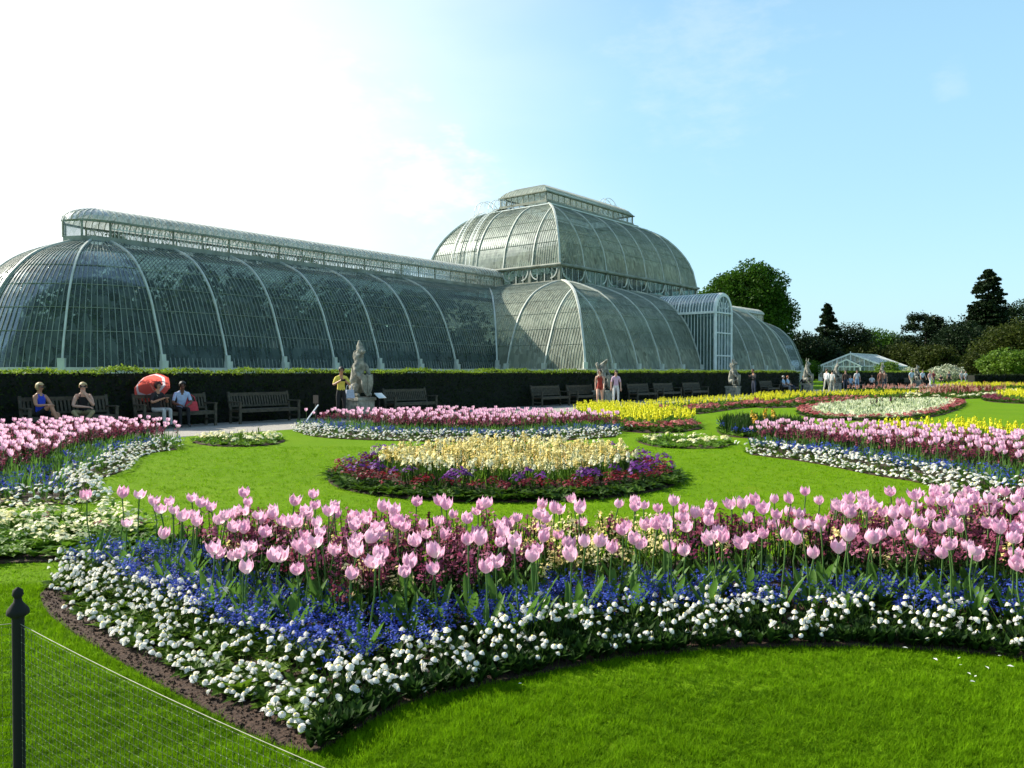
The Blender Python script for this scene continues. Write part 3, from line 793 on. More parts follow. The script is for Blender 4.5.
simple_bed([(717, 430), (726, 436), (760, 439), (800, 438), (815, 432), (770, 426), (732, 426)], [
    ('blue_violas', T_flo, 24, .03, .45, ('blue', 'dleaf'), 'blue flowers at the foot of the dark green clump', 'violas', 1, 1.4),
    ('tall_leaves', T_str, 44, .1, 9, ('dleaf',), 'tall dark green leaves of the clump behind the right tulips', 'leaves', 1.1, 1.4),
    ('orange_tulips', T_spk, 1.3, .4, 9, ('orange', 'dleaf'), 'orange flowers topping the dark green clump', 'flowers', 1.15, 1.3)])
band_bed([(742, 404), (760, 408), (800, 407), (832, 404), (870, 401)], [(930, 396), (880, 395), (800, 396), (760, 398)], [
    ('rose_daisies', T_prilo, 4, .05, 2.0, ('rose', 'dleaf'), 'rose red band before the far yellow row', 'bedding flowers', 1.1, 1.7),
    ('yellow_wallflowers', T_spk, 6.5, 2.2, 40, ('yellow', 'lime'), 'far yellow wallflower row in front of the statues', 'wallflowers', .7, 1.0),
    ('green_leaves', T_str, 4, 2.0, 40, ('leaf',), 'green leaves standing in the far yellow row', 'leaves', .8, 1.2)])
simple_bed([(798, 412), (806, 417), (830, 420), (875, 421), (912, 420), (946, 414), (965, 406), (958, 402), (920, 401), (860, 402), (815, 407)], [
    ('rose_daisies', T_prilo, 20, .0, .62, ('rose', 'dleaf'), 'rose red rim round the pale rounded bed', 'bedding flowers', .9, 1.3),
    ('pale_foliage', T_ivo, 40, .5, 40, ('ivory',), 'fluffy pale ivory plants filling the rounded bed', 'bedding plants', 1.3, 2.2),
    ('green_plants', T_str, 7, .8, 40, ('leaf',), 'green leaves mixed into the pale rounded bed', 'leaves', .7, 1.0),
    ('dark_tulips', T_spk, 3.2, 2.6, 40, ('darktulip', 'leaf'), 'scattered near black tulips in the pale rounded bed', 'tulips', .9, 1.15)])
simple_bed([(868, 441), (930, 445), (1024, 449), (1160, 455), (1160, 440), (1024, 437), (920, 434), (880, 436)], [
    ('yellow_wallflowers', T_spk, 13, .05, 40, ('yellow', 'lime'), 'yellow wallflowers behind the right tulip bed', 'wallflowers', .75, 1.1),
    ('rose_daisies', T_prilo, 8, .0, .4, ('rose', 'dleaf'), 'rose red edge of the yellow bed behind the right tulips', 'bedding flowers', 1, 1.4)])
simple_bed([(985, 401), (1024, 404), (1120, 406), (1120, 397), (1024, 395), (988, 397)], [
    ('yellow_wallflowers', T_spk, 7, .8, 40, ('yellow', 'lime'), 'yellow bed at the far right edge', 'wallflowers', 1, 1.3),
    ('rose_daisies', T_prilo, 9, .0, 1.0, ('maroon', 'dleaf'), 'brownish red rim of the yellow bed at far right', 'bedding flowers', 1, 1.5)])
simple_bed([(900, 398.5), (950, 399.5), (1012, 396), (1012, 391.5), (940, 391)], [
    ('cream_polyanthus', T_prilo, 3, .0, 1.0, ('cream', 'lime'), 'cream rim of the far red bed', 'polyanthus', 1.2, 1.8),
    ('red_tulips', T_spk, 2.2, .8, 40, ('red', 'leaf'), 'far bed of red tulips at the right', 'tulips', 1, 1.3),
    ('rose_tulips', T_spk, 1.6, .8, 40, ('salmon', 'leaf'), 'rose tulips mixed in the far red bed', 'tulips', 1, 1.3)])
simple_bed([(850, 393), (900, 393.5), (960, 392), (950, 389), (860, 390)], [
    ('salmon_tulips', T_spk, 1.4, .0, 60, ('salmon', 'leaf'), 'salmon pink tulip row below the far visitors', 'tulips', 1, 1.3)])
simple_bed([(935, 389.5), (975, 391), (1024, 389.5), (1080, 388.5), (1080, 385.5), (980, 385.5)], [
    ('yellow_wallflowers', T_spk, 2.2, .0, 60, ('yellow', 'lime'), 'farthest yellow row near the clipped right hedge', 'wallflowers', 1, 1.4),
    ('pale_tulips', T_spk, .6, .0, 60, ('rose', 'leaf'), 'few rose tulips in the farthest yellow row', 'tulips', 1, 1.4)])

# ------------------------------------------------------------------ grass blades
def blade_tpls():
    out = []
    for i in range(6):
        t = Tpl()
        for k in range(5):
            a = random.uniform(0, 6.28); x, y = random.uniform(-.02, .02), random.uniform(-.02, .02)
            h = random.uniform(.022, .045); w = random.uniform(.0016, .0028); lx, ly = random.gauss(0, .016), random.gauss(0, .016)
            t.face([t.vert((x - w * cos(a), y - w * sin(a), 0)), t.vert((x + w * cos(a), y + w * sin(a), 0)), t.vert((x + lx, y + ly, h))])
        out.append(t.done())
    return out
T_bl = blade_tpls()
beds_near = [P1, LEFT, RIGHT, P2]
def lawn_pts(y0, y1, dens):
    w = 0.72 * y1 + .3
    P = rng.uniform((-w, y0), (w, y1), (int(dens * 2 * w * (y1 - y0)), 2))
    P = P[np.abs(P[:, 0]) < .70 * P[:, 1] + .3]
    for b in beds_near: P = P[~inside(P, b)]
    return P
a = Acc()
for y0, y1, dn, s in ((2.0, 4.0, 6500, .95), (4.0, 6.0, 3400, 1.0), (6, 9.5, 420, 1.5), (9.5, 17, 110, 2.2)):
    P = lawn_pts(y0, y1, dn)
    f = 0.55 + 0.45 * np.sin(P[:, 0] * 2.1 + np.sin(P[:, 1] * 3)) * np.sin(P[:, 1] * 2.7 + 1)
    f = np.clip(.5 + .22 * (np.sin(P[:, 0] * 2.1 + np.sin(P[:, 1] * 3)) * np.sin(P[:, 1] * 2.7 + 1)) + .30 * np.sin(P[:, 0] * 13 + 2 * np.sin(P[:, 1] * 7)) * np.sin(P[:, 1] * 17 + 2 * np.sin(P[:, 0] * 9)) + .22 * np.sin(P[:, 0] * 31 + P[:, 1] * 11) * np.sin(P[:, 1] * 37 - P[:, 0] * 5), 0, 1)
    pick = rng.integers(0, 6, len(P))
    for i, t in enumerate(T_bl):
        m = pick == i
        sx = rng.uniform(.7, 1.25, m.sum()) * s
        sz = sx * (0.62 + .75 * f[m]) * (0.36 if y0 >= 6 else .72)
        a.add(t, with_z(P[m]), scale=np.column_stack([sx, sx, sz]), rnd=np.clip(.6 * f[m] + rng.uniform(0, .45, m.sum()), 0, 1) if y0 < 6 else rng.uniform(.5, 1, m.sum()), tilt=.15)
gr = put('grass', a.mesh('grass'), M['blade']); tag(gr, 'short mown grass blades of the lawn', 'grass', kind='stuff')
# fallen petals on the grass
t = Tpl(); t.poly([(-.012, 0, .03), (0, -.007, .032), (.013, 0, .03), (0, .007, .033)], 0); t.done()
a = Acc(); Q = GP([(935, 668), (962, 672), (968, 680), (976, 682), (971, 690), (985, 676), (960, 664), (1010, 675), (520, 690), (905, 655), (1000, 662)]); a.add(t, with_z(Q, .008), scale=rng.uniform(.8, 1.5, len(Q)))
o = put('fallen_petals', a.mesh('fallen_petals'), M['bwhite']); tag(o, 'few white petals fallen on the front lawn', 'petals', kind='stuff')
# ------------------------------------------------------------------ leaf-card helper
def cards(P, size, rnd=None, flat=0.0, acc=None, nrm=None):
    """leaf sized quads at points P (k,3)"""
    k = len(P); acc = acc or Acc()
    d = rng.normal(0, 1, (k, 3)) if nrm is None else nrm + rng.normal(0, .5, (k, 3))
    if flat: d[:, 2] = np.abs(d[:, 2]) + flat
    d /= np.linalg.norm(d, axis=1)[:, None]
    r = rng.normal(0, 1, (k, 3)); a = np.cross(d, r); a /= np.linalg.norm(a, axis=1)[:, None] + 1e-9; b = np.cross(d, a)
    s = size * rng.uniform(.6, 1.4, k)[:, None]
    V = np.stack([P - a * s * .5, P - b * s * .28, P + a * s * .5, P + b * s * .28], 1)
    acc.quads(V, rng.uniform(0, 1, k) if rnd is None else rnd); return acc

# ------------------------------------------------------------------ the palm house
S0, T0 = 69.95, 49.1
bx0, by0 = E(S0, T0)
palm = thing('palm_house', 'huge curved Victorian glasshouse with a tall central dome behind the hedge', 'glasshouse', (bx0, by0, 0), PHI)
PRO = spline([(0, 1.7), (.30, 3.0), (.84, 4.4), (1.4, 5.7), (2.3, 7.0), (3.7, 8.2), (6.0, 9.15), (7.6, 9.5)], 5)
PRU = spline([(0, 11.1), (.22, 12.5), (.65, 13.8), (1.45, 15.2), (2.6, 16.5), (3.9, 17.3), (5.3, 17.9)], 5)
def zof(pro, d): return np.interp(d, pro[:, 0], pro[:, 1])
CA, CB, UA, UB, LA, LB = 20.95, 16.1, 13.1, 8.1, 8.05, 2.84
WX, WR, WL = 48.6, 7.6, 1.6

def strip(t, pts, axis, w, h, m=0):
    """raised bar along a polyline; axis = horizontal sideways direction"""
    ax = Vector(axis).normalized() * w / 2; rows = []
    for i, p in enumerate(pts):
        p = Vector(p); tg = (Vector(pts[min(i + 1, len(pts) - 1)]) - Vector(pts[max(i - 1, 0)]))
        n = ax.cross(tg)
        if n.length < 1e-9: n = Vector((0, 0, 1))
        n.normalize()
        if n.z < -1e-6: n = -n
        elif abs(n.z) <= 1e-6:
            pass
        rows.append([(p - ax, 0, 0), (p - ax + n * h, 0, 0), (p + ax + n * h, 0, 0), (p + ax, 0, 0)])
    t.grid(rows, m)
def part(name, t, mats, parent=palm, smooth=False):
    me = single(t, name, smooth); return put(name, me, mats, parent)
ds_full = PRO[:, 0]

# --- plinth
def plinth_tpl():
    t = Tpl()
    out = []
    for sx in (-1, 1):
        pass
    o = .18
    pts = [(-CA, -WR), (-CA, -CB), (CA, -CB), (CA, -WR), (WX, -WR)]
    for k in range(1, 11): a = -pi / 2 + pi * k / 10; pts.append((WX + WR * cos(a), WR * sin(a)))
    pts += [(CA, WR), (CA, CB), (-CA, CB), (-CA, WR), (-WX, WR)]
    for k in range(1, 11): a = pi / 2 + pi * k / 10; pts.append((-WX + WR * cos(a), WR * sin(a)))
    pts = [Vector((p[0], p[1], 0)) for p in pts]; n = len(pts)
    rows = []
    for z, off in ((0, .12), (1.5, .12), (1.52, .22), (1.84, .22), (1.84, -.25)):
        row = []
        for i in range(n):
            a, b, c = pts[i - 1], pts[i], pts[(i + 1) % n]
            d1 = (b - a).normalized(); d2 = (c - b).normalized()
            n1 = Vector((d1.y, -d1.x, 0)); n2 = Vector((d2.y, -d2.x, 0)); nn = (n1 + n2) / (1 + n1.dot(n2))
            q = b + nn * off; row.append(((q.x, q.y, z), 0, 0))
        rows.append(row)
    t.grid(rows, 0, closed=True); return t
part('plinth', plinth_tpl(), M['stoneplinth'])

def wing_pt(x, d, s): return (x, s * (WR - d), zof(PRO, d))
BARW, BARH, STEP = .035, .035, .254
def mirror_x(t):
    t.v = [(-p[0], p[1], p[2]) for p in t.v]; return t
wing_d = [d for d in ds_full if d < 6.0] + [6.0]
def wing(sign):
    glass = Tpl(); bars = Tpl(); sh = Tpl()
    # straight sides (built at the -x end, mirrored for the other)
    for s in (-1, 1):
        glass.grid([[(wing_pt(x, d, s), 0, 0) for x in list(np.linspace(-WX, -CA, 9)) + [-CA + d]] for d in wing_d], 0)
        x = -WX + STEP
        while x < -CA + 6.0:
            d0 = max(0, x + CA)
            dd = np.linspace(d0, 6.0, 14 if s < 0 else 7)
            strip(bars, [wing_pt(x, d, s) for d in dd], (1, 0, 0), BARW, BARH); x += STEP
        for d in (.55, 1.05, 1.7, 2.6, 3.9):
            p = wing_pt(0, d, s)
            bars.bar((-WX, p[1] + s * .02, p[2] + .02), (-CA + d, p[1] + s * .02, p[2] + .02), .04, .03)
    # apse
    na = 20
    glass.grid([[((-WX - (WR - d) * sin(pi * k / na), -(WR - d) * cos(pi * k / na), zof(PRO, d)), 0, 0) for k in range(na + 1)] for d in wing_d], 0)
    nb = 75
    for k in range(nb + 1):
        a = pi * k / nb; dd = np.linspace(0, 6.0 if k % 2 == 0 else 4.2, 14)
        strip(bars, [(-WX - (WR - d) * sin(a), -(WR - d) * cos(a), zof(PRO, d)) for d in dd], (-cos(a), sin(a), 0), BARW, BARH)
    for d in (.55, 1.05, 1.7, 2.6, 3.9):
        pts = [(-WX - (WR - d + .02) * sin(pi * k / 20), -(WR - d + .02) * cos(pi * k / 20), zof(PRO, d) + .02) for k in range(21)]
        for a, b in zip(pts, pts[1:]): bars.bar(a, b, .04, .03)
    lw = Tpl(); lg = Tpl(); lb = Tpl(); lr = Tpl()
    # lantern: curb, wall glass, posts, roof
    z0, z1, z2 = 9.15, 10.3, 11.15
    half = [(-UA, -WL)] + [(-WX, -WL)] + [(-WX - 1.22 * WL * sin(pi * k / 4), -WL * cos(pi * k / 4)) for k in range(1, 4)] + [(-WX, WL), (-UA, WL)]
    def offs(z, o): return [((x - (o if x < -WX - .1 else 0) * 0, y * (1 + o / WL), z), 0, 0) for x, y in half]
    lg.grid([[((x, y, z), 0, 0) for x, y in half] for z in (z0 + .25, z1)], 0)
    lw.grid([offs(z0 - .05, .12), offs(z0 + .25, .12), offs(z0 + .25, 0)], 0)
    lw.grid([offs(z1 - .06, .03), offs(z1 - .06, .16), offs(z1 + .06, .16), offs(z1 + .06, 0)], 0)
    x = -WX
    while x < -UA:
        for s in (-1, 1):
            lw.bar((x, s * WL, z0 + .2), (x, s * WL, z1), .10, .10)
            # arched tracery between posts
            for q in np.linspace(x + .25, x + 3.81 - .25, 15):
                if q < -UA: lb.bar((q, s * WL, z0 + .25), (q, s * WL, z1), .03, .03)
            if x + 1.9 < -UA:
                lb.bar((x, s * WL, z1 - .38), (min(x + 3.81, -UA), s * WL, z1 - .38), .05, .05)
                for q in np.arange(x + .12, x + 3.7, .42):
                    ap = [(q + .21 - .2 * cos(v), s * WL, z1 - .36 + .28 * sin(v)) for v in np.linspace(0, pi, 6)]
                    for p_, q_ in zip(ap, ap[1:]): lb.bar(p_, q_, .03, .03)
            if x + 1.9 < -UA: lw.bar((x + 1.905, s * WL, z0 + .2), (x + 1.905, s * WL, z1), .07, .07)
        x += 3.81
    for k in range(1, 4): lw.bar((half[1 + k][0], half[1 + k][1], z0 + .2), (half[1 + k][0], half[1 + k][1], z1), .1, .1)
    arc = [(WL + .12) * cos(a) for a in np.linspace(0, pi, 11)]
    arz = [z1 + .05 + (z2 - z1) * sin(a) for a in np.linspace(0, pi, 11)]
    lr.grid([[((x, y, z), 0, 0) for y, z in zip(arc, arz)] for x in np.linspace(-WX, -UA, 10)], 0)
    dm_ = []
    for j in range(6):
        e = pi / 2 * j / 5
        dm_.append([((-WX - 1.12 * (WL + .12) * cos(e) * sin(pi * k / 8), -(WL + .12) * cos(e) * cos(pi * k / 8), z1 + .05 + (z2 - z1) * sin(e)), 0, 0) for k in range(9)])
    lr.grid(dm_, 0)
    x = -WX
    while x < -UA:
        strip(lb, [(x, y, z) for y, z in zip(arc, arz)], (1, 0, 0), .05, .035); x += .38
    for k in range(0, 17):
        a = pi * k / 16
        strip(lb, [(-WX - 1.12 * (WL + .12) * cos(e) * sin(a), -(WL + .12) * cos(e) * cos(a), z1 + .05 + (z2 - z1) * sin(e)) for e in np.linspace(0, pi / 2 * .97, 7)], (-cos(a), sin(a), 0), .045, .035)
    lb.bar((-WX, 0, z2 + .08), (-UA, 0, z2 + .08), .08, .08)
    if sign > 0:
        for q in (glass, bars, lw, lg, lb, lr): mirror_x(q)
    o = part('wing_glazing', glass, M['glass'], smooth=True); part('glazing_bars', bars, M['bar'], o)
    o2 = part('lantern', lw, M['cornice']); part('lantern_glass', lg, M['glass_l'], o2); part('glazing_bars', lb, M['iron'], o2); part('lantern_roof', lr, M['glass_r'], o2, True)
    # arched ribs, one mesh per rib
    RW, RH = .095, .11
    for k in range(8):
        x = -WX + 3.81 * k; t = Tpl()
        if k == 7: x = -CA
        for s in (-1, 1):
            if k == 7: pts = [(-CA + d, s * (WR - d), zof(PRO, d)) for d in wing_d]
            else: pts = [wing_pt(x, d, s) for d in wing_d]
            strip(t, pts, (1, s if k == 7 else 0, 0), RW * (1.3 if k == 7 else 1), RH)
            t.box((x, s * (WR + .12), 1.95), (.34, .34, .5)); t.box((x, s * (WR + .02), 2.35), (.22, .26, .4))
        if sign > 0: mirror_x(t)
        part('rib', t, M['rib'])
    for k in range(1, 5):
        a = pi * k / 5; t = Tpl()
        strip(t, [(-WX - (WR - d) * sin(a), -(WR - d) * cos(a), zof(PRO, d)) for d in wing_d], (-cos(a), sin(a), 0), RW, RH)
        t.box((-WX - (WR + .1) * sin(a), -(WR + .1) * cos(a), 2.0), (.34, .34, .6), 0, pi / 2 - a)
        if sign > 0: mirror_x(t)
        part('rib', t, M['rib'])
    return
wing(-1); wing(1)

# --- central block, lower tier
def hip_faces(a, b, pro, hole=0.0):
    """four curved faces of a rectangular tier; hole = half width left open in the end faces"""
    t = Tpl(); dl = list(pro[:, 0])
    for s in (-1, 1):
        t.grid([[((u * (a - d), s * (b - d), zof(pro, d)), 0, 0) for u in np.linspace(-1, 1, 13)] for d in dl], 0)
        for e in ((-1, 1) if hole else (0,)):
            rows = []
            for d in dl:
                lo = max(0.0, hole - d) if hole else -(b - d)
                row = [((s * (a - d), (e if hole else 1) * (lo + (b - d - lo) * u), zof(pro, d)), 0, 0) for u in np.linspace(0, 1, 7)]
                rows.append(row)
            t.grid(rows, 0)
    return t
def hip_bars(a, b, pro, hole=0.0, step=STEP, lines=(.55, 1.05, 1.7, 2.6, 3.9, 5.6)):
    t = Tpl(); D = pro[-1, 0]
    for s in (-1, 1):
        x = -a + step
        while x < a:
            d1 = min(D, a - abs(x))
            if d1 > .15: strip(t, [(x, s * (b - d), zof(pro, d)) for d in np.linspace(0, d1, 13)], (1, 0, 0), BARW, BARH)
            x += step
        y = -b + step
        while y < b:
            d1 = min(D, b - abs(y)); d0 = max(0.0, hole - abs(y)) if hole else 0.0
            if d1 - d0 > .15: strip(t, [(s * (a - d), y, zof(pro, d)) for d in np.linspace(d0, d1, 13)], (0, 1, 0), BARW, BARH)
            y += step
        for d in lines:
            if d >= D: continue
            z = zof(pro, d) + .02
            t.bar((-(a - d), s * (b - d + .02), z), (a - d, s * (b - d + .02), z), .045, .03)
            if hole:
                for e in (-1, 1): t.bar((s * (a - d + .02), e * max(0, hole - d), z), (s * (a - d + .02), e * (b - d), z), .045, .03)
            else: t.bar((s * (a - d + .02), -(b - d), z), (s * (a - d + .02), b - d, z), .045, .03)
    return t
o = part('lower_dome_glazing', hip_faces(CA, CB, PRO, WR), M['glass_c'], smooth=False)
part('glazing_bars', hip_bars(CA, CB, PRO, WR), M['bar'], o)
o = part('upper_dome_glazing', hip_faces(UA, UB, PRU), M['glass_c'])
part('glazing_bars', hip_bars(UA, UB, PRU, 0, .254, (.4, .9, 1.6, 2.6, 3.9)), M['bar'], o)
def rib_mesh(pts, axis, w=.095, h=.11, foot=None, rz=0):
    t = Tpl(); strip(t, pts, axis, w, h)
    if foot: t.box(foot, (.32, .32, .55), 0, rz)
    return t
for (a, b, pro, foot, nx, ylist) in ((CA, CB, PRO, True, 11, (8.6, 12.35)), (UA, UB, PRU, False, 7, (-5.1, -1.7, 1.7, 5.1))):
    D = pro[-1, 0]
    for s in (-1, 1):
        for k in range(1, nx):
            x = -a + 2 * a * k / nx; d1 = min(D, a - abs(x))
            part('rib', rib_mesh([(x, s * (b - d), zof(pro, d)) for d in np.linspace(0, d1, 16)], (1, 0, 0), foot=(x, s * (b + .06), 2.0) if foot else None), M['rib'])
        for y in (ylist if not foot else [q * e for q in ylist for e in (-1, 1)]):
            d1 = min(D, b - abs(y)); d0 = max(0, WR - abs(y)) if foot else 0
            part('rib', rib_mesh([(s * (a - d), y, zof(pro, d)) for d in np.linspace(d0, d1, 16)], (0, 1, 0), foot=(s * (a + .06), y, 2.0) if foot else None), M['rib'])
        for e in (-1, 1):
            part('rib', rib_mesh([(s * (a - d), e * (b - d), zof(pro, d)) for d in np.linspace(0, D, 18)], (s, -e, 0), .16, .15, foot=(s * a, e * b, 2.05) if foot else None, rz=pi / 4), M['rib'])
# clerestory between the tiers
t = Tpl(); tg = Tpl(); tb = Tpl()
rect = [(-UA, -UB), (UA, -UB), (UA, UB), (-UA, UB)]
def rrow(o_, z): return [((x + math.copysign(o_, x), y + math.copysign(o_, y), z), 0, 0) for x, y in rect]
tg.grid([rrow(0, 9.5), rrow(0, 10.85)], 0, closed=True)
t.grid([rrow(.02, 9.3), rrow(.52, 9.3), rrow(.52, 9.56), rrow(.14, 9.62), rrow(.0, 9.66)], 0, closed=True)
t.grid([rrow(.03, 10.82), rrow(.30, 10.9), rrow(.34, 11.0), rrow(.30, 11.12), rrow(-.05, 11.14)], 0, closed=True)
for s in (-1, 1):
    for k in range(8):
        x = -UA + 2 * UA * k / 7
        t.bar((x, s * (UB + .05), 9.55), (x, s * (UB + .05), 10.9), .26, .2)
        if k < 7:
            for q in range(1, 4):
                xx = x + 2 * UA / 7 * q / 4; tb.bar((xx, s * (UB + .03), 9.6), (xx, s * (UB + .03), 10.86), .08 if q == 2 else .05, .05)
        # scroll brackets beside each post
        for e in (-1, 1):
            pts = [(x + e * (.16 + .72 * (1 - cos(v))), s * (UB + .15), 10.70 - .85 * sin(v)) for v in np.linspace(0, pi / 2, 7)]
            if abs(pts[-1][0]) < UA + .3:
                for p, q in zip(pts, pts[1:]): tb.bar(p, q, .08, .09)
    for k in range(6):
        y = -UB + 2 * UB * k / 5
        t.bar((s * (UA + .05), y, 9.55), (s * (UA + .05), y, 10.9), .26, .2)
        if k < 5:
            for q in range(1, 4):
                yy = y + 2 * UB / 5 * q / 4; tb.bar((s * (UA + .03), yy, 9.6), (s * (UA + .03), yy, 10.86), .08 if q == 2 else .05, .05)
        for e in (-1, 1):
            pts = [(s * (UA + .15), y + e * (.16 + .72 * (1 - cos(v))), 10.70 - .85 * sin(v)) for v in np.linspace(0, pi / 2, 7)]
            if abs(pts[-1][1]) < UB + .3:
                for p, q in zip(pts, pts[1:]): tb.bar(p, q, .08, .09)
nb_ = len(t.v); t.v += tb.v; t.pv += tb.pv; t.pe += tb.pe; t.f += [tuple(i + nb_ for i in f_) for f_ in tb.f]; t.m += [1] * len(tb.f)
o = part('clerestory', t, [M['cornice'], M['iron']]); part('clerestory_glass', tg, M['glass'], o)
# lantern on top
t = Tpl(); tg = Tpl(); tb = Tpl(); tr_ = Tpl()
rect = [(-LA, -LB), (LA, -LB), (LA, LB), (-LA, LB)]
tg.grid([rrow(0, 18.1), rrow(0, 18.95)], 0, closed=True)
t.grid([rrow(.5, 17.86), rrow(.5, 17.95), rrow(.12, 17.95), rrow(.12, 18.2), rrow(0, 18.2)], 0, closed=True)
t.grid([rrow(.02, 18.9), rrow(.2, 18.95), rrow(.2, 19.05), rrow(0, 19.07)], 0, closed=True)
for s in (-1, 1):
    for k in range(17):
        x = -LA + 2 * LA * k / 16; t.bar((x, s * (LB + .02), 18.1), (x, s * (LB + .02), 18.95), .12 if k % 4 == 0 else .05, .08)
    for k in range(9):
        y = -LB + 2 * LB * k / 8; t.bar((s * (LA + .02), y, 18.1), (s * (LA + .02), y, 18.95), .12 if k % 4 == 0 else .05, .08)
PRL = spline([(0, 19.05), (.45, 19.55), (1.2, 19.95), (2.2, 20.2), (2.8, 20.28)], 4)
tr_ = hip_faces(LA + .12, LB + .12, PRL); tb = hip_bars(LA + .12, LB + .12, PRL, 0, .36, (1.2,))
o = part('top_lantern', t, M['cornice']); part('lantern_glass', tg, M['glass_l'], o); part('lantern_roof', tr_, M['glass_c'], o); part('glazing_bars', tb, M['iron'], o)
# gutter rail near the top of the upper dome, ladders and hoop rails
t = Tpl()
for s in (-1, 1):
    d = 4.0; z = zof(PRU, d) + .14
    t.bar((-(UA - d), s * (UB - d), z), (UA - d, s * (UB - d), z), .16, .10); t.bar((s * (UA - d), -(UB - d), z), (s * (UA - d), UB - d, z), .16, .10)
part('roof_rail', t, M['white'])
def ladder(y0, e):
    t = Tpl()
    for yy in (y0 - .25, y0 + .25):
        pts = [(e * (UA - d + .3), yy, zof(PRU, d) + .22) for d in np.linspace(0, 4.4, 14)]
        for p, q in zip(pts, pts[1:]): t.bar(p, q, .05, .06)
    for d in np.linspace(.05, 4.3, 26): t.bar((e * (UA - d + .3), y0 - .25, zof(PRU, d) + .22), (e * (UA - d + .3), y0 + .25, zof(PRU, d) + .22), .035, .035)
    part('ladder', t, M['white'])
ladder(2.6, -1); ladder(4.4, -1)
for (x0, dx, y0) in ((4.3, 0, 2.2), (6.2, 0, -1.0), (-9.2, 1, 3.4), (-9.2, 1, 1.6)):
    t = Tpl()
    for off in (0, .55):
        pts = [((x0 - 2.0 * cos(v) if not dx else x0 - 1.6 * cos(v)), y0 + off, (18.9 if not dx else 17.3) + (2.05 if not dx else 1.3) * sin(v)) for v in np.linspace(0.15, pi - .3, 12)]
        for p, q in zip(pts, pts[1:]): t.bar(p, q, .05, .05)
        for p in pts[::2]: t.bar(p, (p[0], p[1], p[2] - .5), .03, .03)
    part('hoop_rail', t, M['white'])
# --- porch
PF, PW, PZ = -17.25, 1.85, 7.05
t = Tpl(); g_ = Tpl(); rf = Tpl(); mb = Tpl()
arcp = [(PW * cos(a), PZ + PW * sin(a)) for a in np.linspace(0, pi, 19)]
prof = [(PW, 1.0)] + arcp + [(-PW, 1.0)]
fr_ = []
for (x, z) in prof:
    k = 1.0
    if z > PZ: inner = (x * (1 - .3 / PW), PZ + (z - PZ) * (1 - .3 / PW))
    else: inner = (math.copysign(PW - .3, x), z)
    fr_.append((x, z, inner))
t.grid([[((x, PF, z), 0, 0) for x, z, q in fr_], [((x, PF - .18, z), 0, 0) for x, z, q in fr_], [((q[0], PF - .18, q[1]), 0, 0) for x, z, q in fr_], [((q[0], PF, q[1]), 0, 0) for x, z, q in fr_]], 0)
ins = [(q[0], q[1]) for x, z, q in fr_]
g_.face([g_.vert((x, PF - .06, z)) for x, z in ins], 0)
for x in (-.95, -.35, .35, .95): mb.bar((x, PF - .1, 1.0), (x, PF - .1, PZ + 1.0), .09, .08)
for z in (3.1, 5.2): mb.bar((-PW + .25, PF - .1, z), (PW - .25, PF - .1, z), .13, .1)
mb.bar((-PW + .2, PF - .1, PZ), (PW - .2, PF - .1, PZ), .28, .12)
for a in np.linspace(0, pi, 7)[1:-1]: mb.bar((.35 * cos(a), PF - .09, PZ + .1 + .35 * sin(a)), ((PW - .3) * cos(a), PF - .09, PZ + (PW - .3) * sin(a)), .05, .05)
ya = -9.0
rf.grid([[((x, y, z), 0, 0) for x, z in arcp] for y in (PF, PF + 2, ya)], 0)
rb = Tpl(); y = PF
while y < ya:
    strip(rb, [(x, y, z) for x, z in arcp], (0, 1, 0), .06 if int(round((y - PF) / .3)) % 4 else .12, .05); y += .3
sidew = Tpl(); side = Tpl()
for s in (-1, 1):
    side.face([side.vert(p) for p in ((s * PW, PF, 1.0), (s * PW, -14, 1.0), (s * PW, -11.5, PZ), (s * PW, PF, PZ))], 0)
    for y in np.arange(PF + .3, -11.6, .32):
        zb = 1.0 if y < -14 else 1.0 + (y + 14) / 2.5 * (PZ - 1)
        sidew.bar((s * PW, y, zb), (s * PW, y, PZ), .05, .06)
    sidew.bar((s * (PW + .1), PF - .1, PZ), (s * (PW + .1), -10.6, PZ), .22, .22)
o = part('porch', t, M['white']); part('porch_glass', g_, M['glass_p'], o); part('mullions', mb, M['white'], o)
part('porch_roof', rf, M['glass_p'], o, True); part('roof_bars', rb, M['white'], o); part('porch_side_glass', side, M['glass'], o); part('porch_side_frame', sidew, M['white'], o)
# --- what grows inside
ac = Acc()
def blob(cx, cy, cz, rx, ry, rz_, n, s):
    d = rng.normal(0, 1, (n, 3)); d /= np.linalg.norm(d, axis=1)[:, None]; r = rng.uniform(.35, 1, n)[:, None] ** .6
    P = np.array([cx, cy, cz]) + d * r * np.array([rx, ry, rz_]); cards(P, s, acc=ac)
n = 300000; Q = np.column_stack([rng.uniform(-WX - 5, -CA + 2, n) , rng.uniform(-6.4, 6.4, n), rng.uniform(.3, 8.6, n)])
rr_ = np.where(Q[:, 0] < -WX, np.hypot(Q[:, 0] + WX, Q[:, 1]), np.abs(Q[:, 1]))
ok = (rr_ < WR - .8) & (Q[:, 2] < zof(PRO, np.clip(WR - .3 - rr_, 0, 7)) - .7)
nz_ = np.sin(Q[:, 0] * 1.7 + 1) * np.sin(Q[:, 1] * 1.3 + Q[:, 2] * .6) + .7 * np.sin(Q[:, 0] * .63 + Q[:, 2] * 1.1) + .4 * np.sin(Q[:, 0] * 4.3 + Q[:, 2] * 3.1)
ok &= nz_ > (Q[:, 2] - 5.6) * .26 - .12
Q = Q[ok][:75000]; Q[::2, 0] *= -1
cards(Q, .5, acc=ac)
